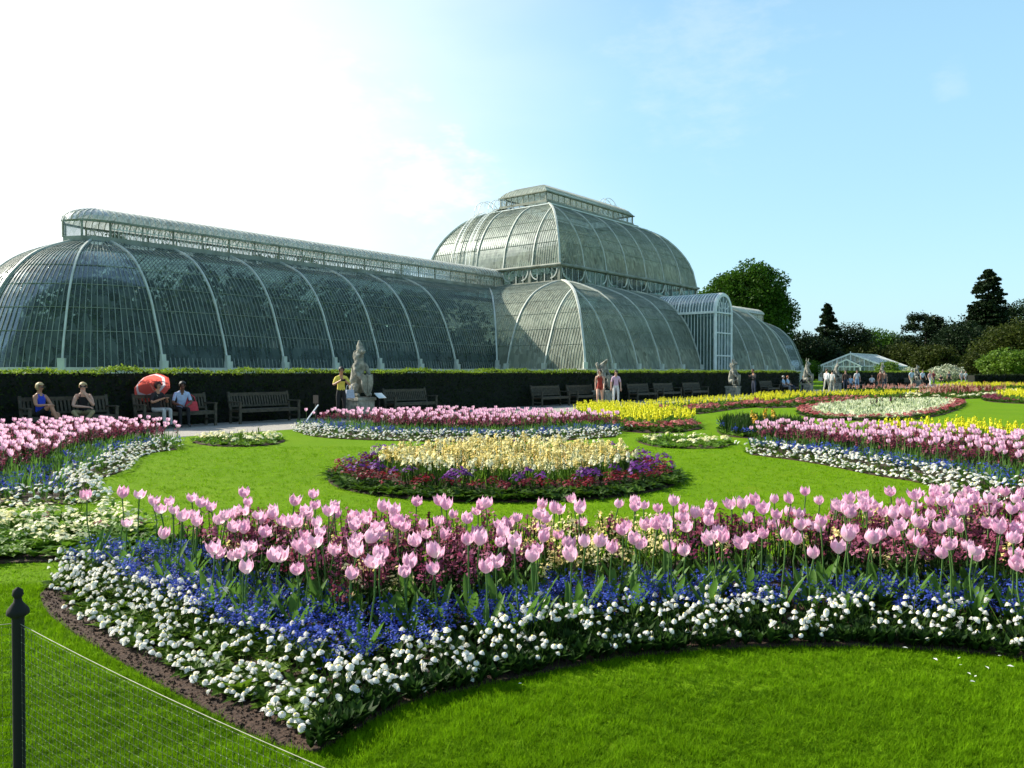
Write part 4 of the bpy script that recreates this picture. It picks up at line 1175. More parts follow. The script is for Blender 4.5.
for k in range(40):
    x = random.uniform(-CA + 3.2, CA - 3.2); y = random.uniform(-CB + 3.4, CB - 3.4); dd = min(CA - abs(x), CB - abs(y)); zt = zof(PRO, min(7.6, dd)) - 1.5
    blob(x, y, random.uniform(1.5, max(1.8, zt - 2.6)), 2.0, 2.0, 1.6, 260, .6)
for k in range(10): blob(random.uniform(-10, 10), random.uniform(-6, 6), random.uniform(9, 14), 2.4, 2.2, 1.8, 260, .7)
for k in range(9): blob(-WX + 1 + k * random.uniform(2.6, 3.4), random.uniform(-.8, .8), random.uniform(9.2, 9.7), .9, .7, .45, 70, .4)
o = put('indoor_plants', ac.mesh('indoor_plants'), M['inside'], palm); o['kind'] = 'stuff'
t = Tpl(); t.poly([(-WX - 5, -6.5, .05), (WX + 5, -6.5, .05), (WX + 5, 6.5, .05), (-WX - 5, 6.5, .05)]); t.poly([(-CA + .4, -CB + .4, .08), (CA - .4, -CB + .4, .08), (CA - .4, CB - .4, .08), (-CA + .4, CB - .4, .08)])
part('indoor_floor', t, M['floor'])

# ------------------------------------------------------------------ hedges
def hedge(s0, s1, t0, t1, h, dens, label, size=.075, lod=26, name='clipped_hedge'):
    x, y = E((s0 + s1) / 2, (t0 + t1) / 2); L, W = s1 - s0, t1 - t0
    t = Tpl(); t.box((0, 0, h / 2 - .03), (L - .14, W - .14, h - .06))
    root = thing(name, label, 'hedge', (x, y, 0), PHI)
    part('core', t, M['hedge_in'], root)
    a = Acc()
    def face(n, f, nrm):
        U = rng.uniform(0, 1, (n, 2)); P = f(U); bump = .05 * np.sin(P[:, 0] * 3.1) * np.sin(P[:, 2] * 5) + rng.normal(0, .035, n)
        P = P + nrm * bump[:, None]; cards(P, size, acc=a, nrm=np.tile(nrm, (n, 1)) * .8)
    nf = int(L * h * dens)
    face(nf, lambda U: np.column_stack([(U[:, 0] - .5) * L, np.full(len(U), -W / 2), U[:, 1] * h]), np.array([0, -1., 0]))
    face(int(nf * .3), lambda U: np.column_stack([(U[:, 0] - .5) * L, np.full(len(U), W / 2), U[:, 1] * h]), np.array([0, 1., 0]))
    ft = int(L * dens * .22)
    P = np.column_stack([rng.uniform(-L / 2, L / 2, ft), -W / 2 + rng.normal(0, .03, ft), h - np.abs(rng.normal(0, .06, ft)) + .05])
    cards(P, size, acc=a, flat=.5); a.Mi[-1][:] = 1  # front top edge takes the painted sunlit leaf colour
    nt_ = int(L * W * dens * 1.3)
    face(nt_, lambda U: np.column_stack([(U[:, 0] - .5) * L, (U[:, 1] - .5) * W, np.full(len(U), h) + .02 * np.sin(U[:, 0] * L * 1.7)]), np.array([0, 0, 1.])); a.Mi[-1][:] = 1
    for s in (-1, 1):
        face(int(W * h * dens), lambda U: np.column_stack([np.full(len(U), s * L / 2), (U[:, 0] - .5) * W, U[:, 1] * h]), np.array([float(s), 0, 0]))
    for arr in a.V: arr[:, 2] += (arr[:, 2] > h - .35) * (.03 * np.sin(arr[:, 0] * 1.1 + 2) + .022 * np.sin(arr[:, 0] * 2.7) + .018 * np.sin(arr[:, 0] * 6.1 + arr[:, 1] * 3))
    put('foliage', a.mesh('foliage'), [M['hedge'], M['hedge_lit']], root); return root
hedge(-8, 65.2, 22.95, 24.1, 1.62, 330, 'long dark clipped hedge with a sunlit top in front of the glasshouse')
hedge(74.4, 112, 23.0, 24.2, 1.62, 120, 'dark clipped hedge continuing beyond the gap toward the white greenhouse', .11)
def hedge_xy(x0, x1, y, h, label):
    root = thing('clipped_hedge', label, 'hedge', ((x0 + x1) / 2, y, 0)); L = x1 - x0
    t = Tpl(); t.box((0, 0, h / 2), (L, 1.4, h)); part('core', t, M['hedge_in'], root)
    n = 5000; P = np.column_stack([rng.uniform(-L / 2, L / 2, n), rng.uniform(-.75, .75, n), np.full(n, h)]); k = n // 2
    P[:k, 1] = -.72; P[:k, 2] = rng.uniform(0, h, k)
    put('foliage', cards(P + rng.normal(0, .05, (n, 3)), .22).mesh('foliage'), M['hedge'], root)
hedge_xy(50.5, 68, 88, 1.25, 'low square clipped hedge at the far right edge below the light green shrub')
# ------------------------------------------------------------------ benches
def bench_proto(label):
    x, y = E(10, 22); L = 2.2
    b = thing('park_bench', label, 'bench', (x, y, 0), PHI, 'slatted teak benches along the hedge')
    t = Tpl()
    for k in range(5): t.bar((-L / 2 + .06, -.26 + k * .115, .44), (L / 2 - .06, -.26 + k * .115, .44), .09, .025)
    t.bar((-L / 2, -.28, .39), (L / 2, -.28, .39), .04, .08); t.bar((-L / 2, .22, .39), (L / 2, .22, .39), .04, .08)
    part('seat', t, M['wood'], b)
    t = Tpl()
    t.bar((-L / 2 + .05, .36, .90), (L / 2 - .05, .36, .90), .04, .10); t.bar((-L / 2 + .05, .26, .54), (L / 2 - .05, .26, .54), .04, .06)
    for k in range(21):
        xx = -L / 2 + .12 + k * (L - .24) / 20; t.bar((xx, .26, .55), (xx, .355, .87), .055, .018, 0, (0, 1, 0))
    part('backrest', t, M['wood'], b)
    for s in (-1, 1):
        t = Tpl(); t.bar((s * (L / 2 - .03), -.29, 0), (s * (L / 2 - .03), -.29, .66), .07, .06, 0, (0, 1, 0)); part('leg', t, M['wood'], b)
        t = Tpl(); t.bar((s * (L / 2 - .03), .24, 0), (s * (L / 2 - .03), .25, .46), .07, .06, 0, (0, 1, 0)); t.bar((s * (L / 2 - .03), .25, .44), (s * (L / 2 - .03), .38, .98), .07, .06, 0, (0, 1, 0)); part('leg', t, M['wood'], b)
        t = Tpl(); t.bar((s * (L / 2 - .03), -.34, .675), (s * (L / 2 - .03), .31, .675), .085, .035); part('armrest', t, M['wood'], b)
        t = Tpl(); t.bar((s * (L / 2 - .03), -.27, .2), (s * (L / 2 - .03), .23, .2), .04, .05); part('stretcher', t, M['wood'], b)
    return b
bench_spec = [(70, 'bench at the far left with two women sitting on it'), (176, 'bench holding the man in the pale blue shirt and the person under the umbrella'),
    (265, 'empty bench with a bare back between the seated man and the standing man in yellow'), (411, 'empty bench just right of the first statue'),
    (551, 'left of the two empty benches beside the woman in red'), (585, 'right of the two empty benches, nearest the woman in red'),
    (643, 'empty bench just right of the woman in pale pink'), (668, 'second bench right of the woman in pale pink'), (696, 'bench left of the seated statue near the porch'),
    (770, 'bench just right of the man in dark clothes'), (790, 'bench under the couple in pale blue beyond the dark man')]
bp = None
for px, lab in bench_spec:
    p = on_line(px, 22.2)
    if bp is None: bp = bench_proto(lab); bp.location = (p[0], p[1], 0)
    else: copy_tree(bp, (p[0], p[1], 0), None, lab)
for s_, lab in ((78.5, 'bench beyond the path gap near the white greenhouse'), (84.2, 'second bench beyond the path gap, under visitors in white'), (98, 'farthest bench by the hedge behind the group in pale shirts')):
    p = E(s_, 22.2); copy_tree(bp, (p[0], p[1], 0), None, lab)

# ------------------------------------------------------------------ skinned figures
def skinned(name, verts, edges, radii, sub=2):
    me = bpy.data.meshes.new(name + '_cage'); me.from_pydata(verts, edges, []); me.update()
    o = bpy.data.objects.new(name + '_cage', me); COL.objects.link(o)
    md = o.modifiers.new('skin', 'SKIN'); md.branch_smoothing = 0.4
    if not me.skin_vertices: me.skin_vertices.new() if hasattr(me.skin_vertices, 'new') else None
    sv = me.skin_vertices[0].data
    for i, r in enumerate(radii):
        sv[i].radius = (r, r) if not isinstance(r, tuple) else r; sv[i].use_root = (i == 0)
    ss = o.modifiers.new('sub', 'SUBSURF'); ss.levels = sub; ss.render_levels = sub
    bpy.context.view_layer.update()
    dg = bpy.context.evaluated_depsgraph_get()
    out = bpy.data.meshes.new_from_object(o.evaluated_get(dg)); out.name = name
    bpy.data.objects.remove(o); bpy.data.meshes.remove(me)
    out.materials.clear()
    out.polygons.foreach_set('use_smooth', [True] * len(out.polygons))
    return out
SK = solid('skin_light', (0.60, 0.36, 0.26), (0.52, 0.29, 0.20), 10, 0.55)
SKT = solid('skin_tan', (0.48, 0.24, 0.14), (0.40, 0.19, 0.11), 10, 0.5)
SKD = solid('skin_dark', (0.16, 0.075, 0.045), (0.11, 0.05, 0.03), 10, 0.5)
DARK = solid('eye_dark', (0.012, 0.010, 0.010), rough=0.3)
LIP = solid('lip', (0.42, 0.13, 0.11), rough=0.5)
HAIRM = {k: solid('hair_' + k, c, tuple(x * .55 for x in c), 40, 0.55, 0.5, 60) for k, c in {'blonde': (.60, .44, .20), 'brown': (.07, .04, .025), 'black': (.012, .010, .010), 'grey': (.42, .41, .39), 'red': (.30, .09, .03), 'darkblonde': (.34, .23, .10)}.items()}
CL = {}
def cl(name, c):
    if name not in CL: CL[name] = cloth('cloth_' + name, c)
    return CL[name]

def person(label, loc, rz, pose='stand', top=('white', (.75, .75, .76)), bottom=('navy', (.03, .04, .07)), skin=SK, hair='brown', hairlen='short', sleeve=.6, legs='long', shoe=('dark', (.03, .03, .03)), k=1.0, shades=False, slim=1.0, group=None, neck_low=False):
    V = []; Ed = []; Rr = []; reg = []
    def a(p, r, par=None, rg='torso'):
        V.append(tuple(p)); Rr.append(r); i = len(V) - 1
        if par is not None: Ed.append((par, i)); reg.append((par, i, rg))
        return i
    sit = pose.startswith('sit')
    hz = .54 if sit else .95
    lean = {'sit': -.06, 'sit_read': .10, 'sit_knee': -.05, 'sit_chin': .12, 'sit_phone': .04}.get(pose, .02 if pose != 'photo' else .03)
    w = slim
    pel = a((0, 0, hz), (.135 * w, .105 * w))
    sp = a((0, lean * .4, hz + .19), (.118 * w, .092 * w), pel, 'waist')
    ch = a((0, lean, hz + .37), (.15 * w, .108 * w), sp, 'torso')
    nk = a((0, lean * 1.25, hz + .52), .052, ch, 'neck')
    tilt = {'sit_read': .06, 'photo': .05, 'sit_chin': .03}.get(pose, .015)
    hl = a((0, lean * 1.3 + tilt, hz + .605), .068, nk, 'head')
    hm = a((0, lean * 1.3 + tilt * 1.2 + .012, hz + .675), (.082, .096), hl, 'head')
    ht = a((0, lean * 1.3 + tilt * .8, hz + .755), (.066, .072), hm, 'head')
    yh = lean * 1.3 + tilt * 1.2
    nose = a((0, yh + .112, hz + .645), .014, hm, 'head')
    for s in (-1, 1):
        sh = a((s * .165 * w, lean, hz + .445), .062, ch, 'shoulder')
        y0 = lean; zs = hz + .445
        if pose in ('photo', 'sit_phone'): el = (s * .27, y0 + .10, zs - .25); wr = (s * .07, y0 + .30, zs - .10 if pose == 'photo' else zs - .14)
        elif pose == 'sit_read': el = (s * .25, y0 + .04, zs - .28); wr = (s * .12, y0 + .27, zs - .33)
        elif pose == 'sit_knee': el = (s * .22, y0 + .14, zs - .24); wr = (s * .05 + .05, y0 + .38, zs - .22)
        elif pose == 'sit_chin':
            el = (s * .24, y0 + .16, zs - .27); wr = (-.05, y0 + .22, zs + .02) if s < 0 else (-.08, y0 + .28, zs - .30)
        elif pose == 'walk': el = (s * .21, y0 - .06 * s, zs - .28); wr = (s * .21, y0 + .12 - .10 * s, zs - .50)
        elif sit: el = (s * .23, y0 + .05, zs - .27); wr = (s * .13, y0 + .27, zs - .36)
        else: el = (s * .225, y0 - .02, zs - .29); wr = (s * .235, y0 + .06, zs - .53)
        e = a(el, .043, sh, 'uarm'); wi = a(wr, .029, e, 'farm')
        d = (Vector(wr) - Vector(el)).normalized(); sid = d.cross(Vector((0, 0, 1)) if abs(d.z) < .8 else Vector((0, 1, 0))).normalized(); nrm = d.cross(sid)
        palm_ = a(Vector(wr) + d * .055, (.036, .022), wi, 'hand')
        for j, (off, ln) in enumerate(((-.030, .075), (-.010, .088), (.010, .083), (.030, .064))):
            b0 = Vector(wr) + d * .092 + sid * off
            f0 = a(b0, .0095, palm_, 'hand'); f1 = a(b0 + d * ln * .5 + nrm * .012, .0085, f0, 'hand'); a(b0 + d * ln * .85 + nrm * .034, .007, f1, 'hand')
        tb0 = a(Vector(wr) + d * .045 + sid * (-.042), .011, palm_, 'hand'); a(Vector(wr) + d * .085 + sid * (-.062) + nrm * .012, .009, tb0, 'hand')
        hp = (s * .088 * w, 0.0, hz - .03)
        if sit:
            kn = (s * .11, .44, hz + .0); an = (s * .11, .47, .10); to = (s * .12, .63, .045)
            if pose == 'sit_knee' and s > 0: kn = (.06, .40, hz + .22); an = (-.02, .52, hz - .14); to = (-.03, .66, hz - .20)
            if pose == 'sit_chin': kn = (s * .24, .40, hz + .03); an = (-s * .10, .42, .12); to = (-s * .14, .56, .06)
        elif pose == 'walk': kn = (s * .095, .16 * s + .06, .50); an = (s * .09, .24 * s - .06, .10); to = (s * .10, .24 * s + .09, .05)
        else: kn = (s * .105, .02, .50); an = (s * .115, -.02, .095); to = (s * .135, .13, .045)
        h1 = a(hp, (.088 * w, .09 * w), pel, 'hip')
        mid = a((Vector(hp) + Vector(kn)) / 2, .077 * w, h1, 'thigh1'); k1 = a(kn, .056, mid, 'thigh2')
        cal = a(Vector(kn) * .68 + Vector(an) * .32 + Vector((0, -.018, 0)), .055, k1, 'shin'); an1 = a(an, .036, cal, 'shin'); a(to, (.038, .026), an1, 'foot')
    me = skinned('person', V, Ed, Rr)
    # colour each face by the limb it belongs to
    nf = len(me.polygons); C = np.zeros(nf * 3); me.polygons.foreach_get('center', C); C = C.reshape(-1, 3)
    best = np.full(nf, 1e9); mi = np.zeros(nf, np.int32)
    VA = np.array(V)
    for (i, j, rg) in reg:
        A, Bv = VA[i], VA[j]; ab = Bv - A; tt = np.clip(((C - A) @ ab) / (ab @ ab + 1e-9), 0, 1)
        ri = Rr[i] if not isinstance(Rr[i], tuple) else sum(Rr[i]) / 2; rj = Rr[j] if not isinstance(Rr[j], tuple) else sum(Rr[j]) / 2
        dd = np.linalg.norm(C - A - tt[:, None] * ab, axis=1) / (ri + (rj - ri) * tt)
        m = dd < best; best[m] = dd[m]
        if rg in ('head', 'hand'): v = np.zeros(nf)
        elif rg == 'neck': v = np.where(tt < (.35 if not neck_low else .0), 1, 0)
        elif rg in ('torso', 'shoulder'): v = np.full(nf, 1) if not (neck_low and rg == 'shoulder') else np.where(tt > .6, 0, 1)
        elif rg == 'waist': v = np.where(tt < .25, 2, 1)
        elif rg == 'uarm': v = np.where(tt < sleeve, 1, 0)
        elif rg == 'farm': v = np.where(sleeve > 1, 1, 0) * np.ones(nf)
        elif rg == 'hip': v = np.full(nf, 2)
        elif rg == 'thigh1': v = np.full(nf, 2) if legs != 'mini' else np.where(tt < .6, 2, 0)
        elif rg == 'thigh2': v = np.full(nf, 2) if legs in ('long', 'knee') else (np.where(tt < .3, 2, 0) if legs == 'short' else np.zeros(nf))
        elif rg == 'shin': v = np.full(nf, 2) if legs == 'long' else np.zeros(nf)
        else: v = np.full(nf, 3)
        mi[m] = v[m]
    me.polygons.foreach_set('material_index', mi)
    for m in (skin, cl(*top), cl(*bottom), cl(*shoe), DARK, LIP): me.materials.append(m)
    # eyes, mouth, ears as part of the same body mesh
    bm = bmesh.new(); bm.from_mesh(me)
    def ball(c, r, m, sc_=(1, 1, 1)):
        n0 = len(bm.faces); ret = bmesh.ops.create_uvsphere(bm, u_segments=8, v_segments=6, radius=r, matrix=Matrix.Translation(c) @ Matrix.Diagonal((*sc_, 1)))
        for v in ret['verts']:
            for f in v.link_faces: f.material_index = m; f.smooth = True
    hc = Vector((0, yh + .012, hz + .675))
    for s in (-1, 1):
        ball(hc + Vector((s * .033, .083, .0)), .011, 4)
        ball(hc + Vector((s * .086, -.012, -.012)), .022, 0, (.5, .8, 1.3))
    ball(hc + Vector((0, .083, -.066)), .016, 5, (1.5, .6, .45))
    bm.to_mesh(me); bm.free()
    o = put('person', me)
    # hair cap
    bm = bmesh.new(); bmesh.ops.create_uvsphere(bm, u_segments=18, v_segments=12, radius=1.0)
    for v in bm.verts:
        x, y, z = v.co; y2 = y
        front = max(0.0, y)
        r = 1.0 + random.uniform(-.03, .03)
        if hairlen == 'long' and z < 0 and y < .35: v.co = (x * .108 * r, y * .112 - .012, z * (.235) * r)
        elif hairlen == 'bob' and z < 0 and y < .35: v.co = (x * .108 * r, y * .112 - .012, z * .14 * r)
        else: v.co = (x * .098 * r, y * .106 - .012, z * .098 * r)
    dele = [v for v in bm.verts if (v.co.y > .055 and v.co.z < .022) or (v.co.y > .02 and v.co.z < -.03 and hairlen == 'short') or (hairlen == 'short' and v.co.z < -.085)]
    bmesh.ops.delete(bm, geom=dele, context='VERTS')
    hmesh = bpy.data.meshes.new('hair'); bm.to_mesh(hmesh); bm.free()
    hmesh.polygons.foreach_set('use_smooth', [True] * len(hmesh.polygons))
    ho = put('hair', hmesh, HAIRM[hair], o); ho.location = hc + Vector((0, 0, .028))
    if shades:
        t = Tpl()
        for s in (-1, 1):
            t.box((s * .036, .100, .002), (.052, .012, .036)); t.bar((s * .06, .098, .008), (s * .094, -.01, .008), .006, .010)
        t.box((0, .103, .010), (.022, .008, .008))
        so = part('sunglasses', t, DARK, o); so.location = hc
    o.location = loc; o.rotation_euler = (0, 0, rz); o.scale = (k, k, k)
    return tag(o, label, 'person', group)
FACE = PHI + pi          # facing the lawn, back to the hedge
def bpos(px, t=22.25): p = on_line(px, t); return (p[0], p[1], 0)
def toward(p, q): return math.atan2(q[1] - p[1], q[0] - p[0]) - pi / 2
p = bpos(41); person('blonde woman in a blue top sitting with her hands clasped round one knee', p, FACE + .35, 'sit_knee', ('blue', (.02, .06, .55)), ('black', (.012, .012, .014)), SKT, 'blonde', 'bob', .0, 'short', shades=True, slim=.95, neck_low=True)
p = bpos(83); person('blonde woman in a black and white top sitting with her chin on her hand', p, FACE - .4, 'sit_chin', ('black_top', (.015, .015, .018)), ('khaki', (.36, .31, .16)), SK, 'blonde', 'short', .0, 'long', shades=True, neck_low=True, slim=.95)
p = bpos(156); person('person in dark clothes and pale trousers sitting under the red umbrella', p, FACE + .25, 'sit_phone', ('black2', (.02, .016, .018)), ('pale_grey', (.50, .50, .47)), SKT, 'black', 'bob', .8, 'long', slim=.95); PU = p
p = bpos(181); person('man in a pale blue T-shirt sitting and looking down at his lap', p, FACE - .3, 'sit_read', ('pale_blue', (.45, .55, .78)), ('black', (.012, .012, .014)), SKD, 'black', 'short', .75, 'long', slim=1.08)
p = on_line(341, 21.2); PY = (p[0], p[1], 0)
person('man in a yellow T-shirt and dark trousers standing with a camera held at his chest', PY, FACE - .5, 'photo', ('yellow', (.78, .66, .10)), ('black', (.012, .012, .014)), SKT, 'black', 'short', .85, 'long', k=1.02)
p = on_line(600, 20.6); person('woman in a red playsuit with bare shoulders beside the second statue', (p[0], p[1], 0), toward(p, (0, 0)) - .1, 'walk', ('red', (.36, .035, .02)), ('red2', (.36, .05, .03)), SK, 'brown', 'bob', .0, 'mini', k=.99, neck_low=True, slim=1.06)
p = on_line(616, 20.4); person('woman in a pale pink shirt and white trousers beside the woman in red', (p[0], p[1], 0), toward(p, (0, 0)), 'stand', ('pink', (.74, .48, .62)), ('white', (.75, .75, .76)), SK, 'brown', 'short', .8, 'long', k=.97, slim=.97)
p = on_line(754, 20.8); person('man in dark clothes taking a photograph beside the statue near the porch', (p[0], p[1], 0), toward(p, (-30, 30)), 'photo', ('charcoal', (.025, .025, .028)), ('navy', (.03, .04, .07)), SKT, 'brown', 'short', 2, 'long', k=1.03)
p = bpos(784); person('grey haired person in pale blue sitting on the bench beyond the dark man', p, FACE, 'sit', ('sky', (.35, .52, .72)), ('grey', (.2, .2, .22)), SK, 'grey', 'short', .7)
p = bpos(788.5); person('red haired person sitting close beside the one in pale blue', p, FACE, 'sit', ('sky', (.35, .52, .72)), ('navy', (.03, .04, .07)), SK, 'red', 'bob', .7)
def far(px, t, label, pose, top, bottom, hair, k=1.0, dr=0.0, **kw):
    p = on_line(px, t); person(label, (p[0], p[1], 0), toward(p, (p[0] * .3, 0)) + dr, pose, top, bottom, kw.pop('skin', SK), hair, kw.pop('hl', 'short'), kw.pop('sleeve', .8), **kw, k=k)
far(803.5, 22.2, 'person in black sitting by the statue at the path gap', 'sit', ('black2', (.02, .016, .018)), ('black', (.012, .012, .014)), 'black')
far(826.5, 19.6, 'man in a white shirt walking in front of the statue past the path gap', 'walk', ('white', (.75, .75, .76)), ('stone', (.42, .40, .34)), 'brown', 1.06, 2.6, sleeve=2)
far(832, 19.8, 'companion in pale clothes close beside the man in the white shirt', 'walk', ('ivory', (.66, .66, .64)), ('stone', (.42, .40, .34)), 'black', 1.0, 2.8)
far(845.5, 20.4, 'person in a dark brown jacket standing beyond the man in white', 'stand', ('brown', (.09, .055, .04)), ('navy', (.03, .04, .07)), 'brown', 1.0, sleeve=2)
far(850.5, 22.1, 'person in light blue sitting on a bench beyond the man in white', 'sit', ('sky2', (.42, .56, .74)), ('grey', (.2, .2, .22)), 'brown')
far(857, 20.6, 'person all in white standing alone before the white greenhouse', 'stand', ('white', (.75, .75, .76)), ('sky2', (.42, .56, .74)), 'black', 1.03)
far(872, 22.1, 'person in a white shirt sitting below the right side of the white greenhouse', 'sit', ('white', (.75, .75, .76)), ('black', (.012, .012, .014)), 'black')
far(880.5, 20.2, 'person in a rust brown coat standing with back turned', 'stand', ('rust', (.24, .10, .06)), ('rust2', (.2, .09, .06)), 'brown', 1.03, 3.0, sleeve=2)
far(884.5, 20.4, 'person in a paler brown top beside the rust brown coat', 'stand', ('tan', (.32, .18, .12)), ('navy', (.03, .04, .07)), 'brown', .98, 3.0)
far(911.5, 19.2, 'large grey haired visitor in pale blue with beige trousers', 'walk', ('paleblue2', (.50, .60, .72)), ('beige', (.45, .40, .30)), 'grey', 1.08, .5, slim=1.18)
far(922.5, 19.5, 'visitor in a white and blue shirt with dark trousers right of the grey haired one', 'walk', ('whiteblue', (.56, .64, .78)), ('black', (.012, .012, .014)), 'brown', 1.05, .5)
far(930, 19.5, 'visitor in a pink top and white trousers in the far group', 'walk', ('pinkish', (.62, .40, .42)), ('white', (.75, .75, .76)), 'darkblonde', 1.0, .5)
far(933.5, 20.2, 'visitor in a dark red top at the right of the far group', 'walk', ('darkred', (.28, .03, .03)), ('navy', (.03, .04, .07)), 'brown', 1.03, .6)
far(941, 22.0, 'first seated visitor in black right of the far group', 'sit', ('black2', (.02, .016, .018)), ('black', (.012, .012, .014)), 'black')
far(949, 21.6, 'visitor in dark grey standing below the white blossom', 'stand', ('grey2', (.10, .10, .11)), ('black', (.012, .012, .014)), 'brown', .98)
far(961.5, 20.5, 'visitor in pale grey at the left of the last pair on the right', 'walk', ('palegrey', (.52, .53, .55)), ('grey', (.2, .2, .22)), 'grey', 1.02, .4)
far(965.5, 20.8, 'visitor in white at the right of the last pair on the right', 'walk', ('white', (.75, .75, .76)), ('grey', (.2, .2, .22)), 'brown', 1.0, .4)

# umbrella behind the sitter
UR = petal('umbrella_coral', (0.85, 0.16, 0.13), (0.85, 0.16, 0.13), .55)
US = [petal('umbrella_stripe_white', (0.85, .8, .85), (0.85, .8, .85), .55), petal('umbrella_stripe_blue', (0.10, .25, .7), (0.10, .25, .7), .55), petal('umbrella_stripe_lime', (0.5, .7, .15), (0.5, .7, .15), .55)]
um = thing('umbrella', 'open coral red umbrella with rainbow striped rim held behind the seated person', 'umbrella', (PU[0] - .02, PU[1] - .02, 1.03))
um.rotation_euler = Vector((-.62, .50, .60)).to_track_quat('Z', 'Y').to_euler()
t = Tpl(); rows = []
for j in range(8):
    f = j / 7; rr = .52 * sin(f * 1.25) / sin(1.25); zz = .42 - .24 * (1 - cos(f * 1.25)) / (1 - cos(1.25))
    rows.append([((rr * cos(2 * pi * k / 16) * (1 if k % 2 == 0 else .95), rr * sin(2 * pi * k / 16) * (1 if k % 2 == 0 else .95), zz - (0 if k % 2 == 0 else -.012 * f)), 0, 0) for k in range(16)])
for j, (r0, r1) in enumerate(zip(rows, rows[1:])): t.grid([r0, r1], {4: 1}.get(j, 0), closed=True)
part('canopy', t, [UR] + US, um)
t = Tpl(); t.tube([(0, 0, .46), (0, 0, -.25)], .008, 0, 6); part('shaft', t, M['wire'], um)
t = Tpl(); t.tube([(0, 0, -.22), (0, 0, -.36), (.03, 0, -.40), (.06, 0, -.37)], .014, 0, 6); part('handle', t, M['black'], um)
# camera and bags
t = Tpl(); t.box((0, 0, 0), (.14, .07, .09)); t.tube([(0, .03, 0), (0, .10, 0)], .035, 0, 8)
f = Vector((cos(FACE - .5 + pi / 2), sin(FACE - .5 + pi / 2), 0))
o = put('camera', single(t, 'camera'), M['black']); o.location = Vector(PY) + f * .40 + Vector((0, 0, 1.34)); o.rotation_euler = (0, 0, FACE - .5); tag(o, 'small black camera held by the man in yellow', 'camera')
def bag(label, loc, col, rz):
    b = thing('shoulder_bag', label, 'bag', loc, rz)
    bm = bmesh.new(); bmesh.ops.create_cube(bm, size=1.0); bmesh.ops.subdivide_edges(bm, edges=bm.edges[:], cuts=2, use_grid_fill=True)
    for v in bm.verts: v.co = Vector((v.co.x * .36 * (1.1 - .3 * (v.co.z + .5)), v.co.y * .16, (v.co.z + .5) * .28))
    bmesh.ops.bevel(bm, geom=bm.edges[:], offset=.01, segments=1, affect='EDGES')
    me = bpy.data.meshes.new('body'); bm.to_mesh(me); bm.free(); put('body', me, col, b)
    t = Tpl(); t.tube([(-.14, 0, .26), (-.09, 0, .42), (0, 0, .48), (.09, 0, .42), (.14, 0, .26)], .012, 0, 5); part('strap', t, col, b); return b
q = on_line(349, 21.25); bag('pale blue shoulder bag hanging at the side of the man in yellow', (q[0], q[1], .72), cl('bagblue', (.42, .48, .62)), PHI)
q = on_line(191, 22.1); bag('red bag lying on the bench beside the man in pale blue', (q[0], q[1], .455), cl('bagred', (.62, .06, .08)), PHI)

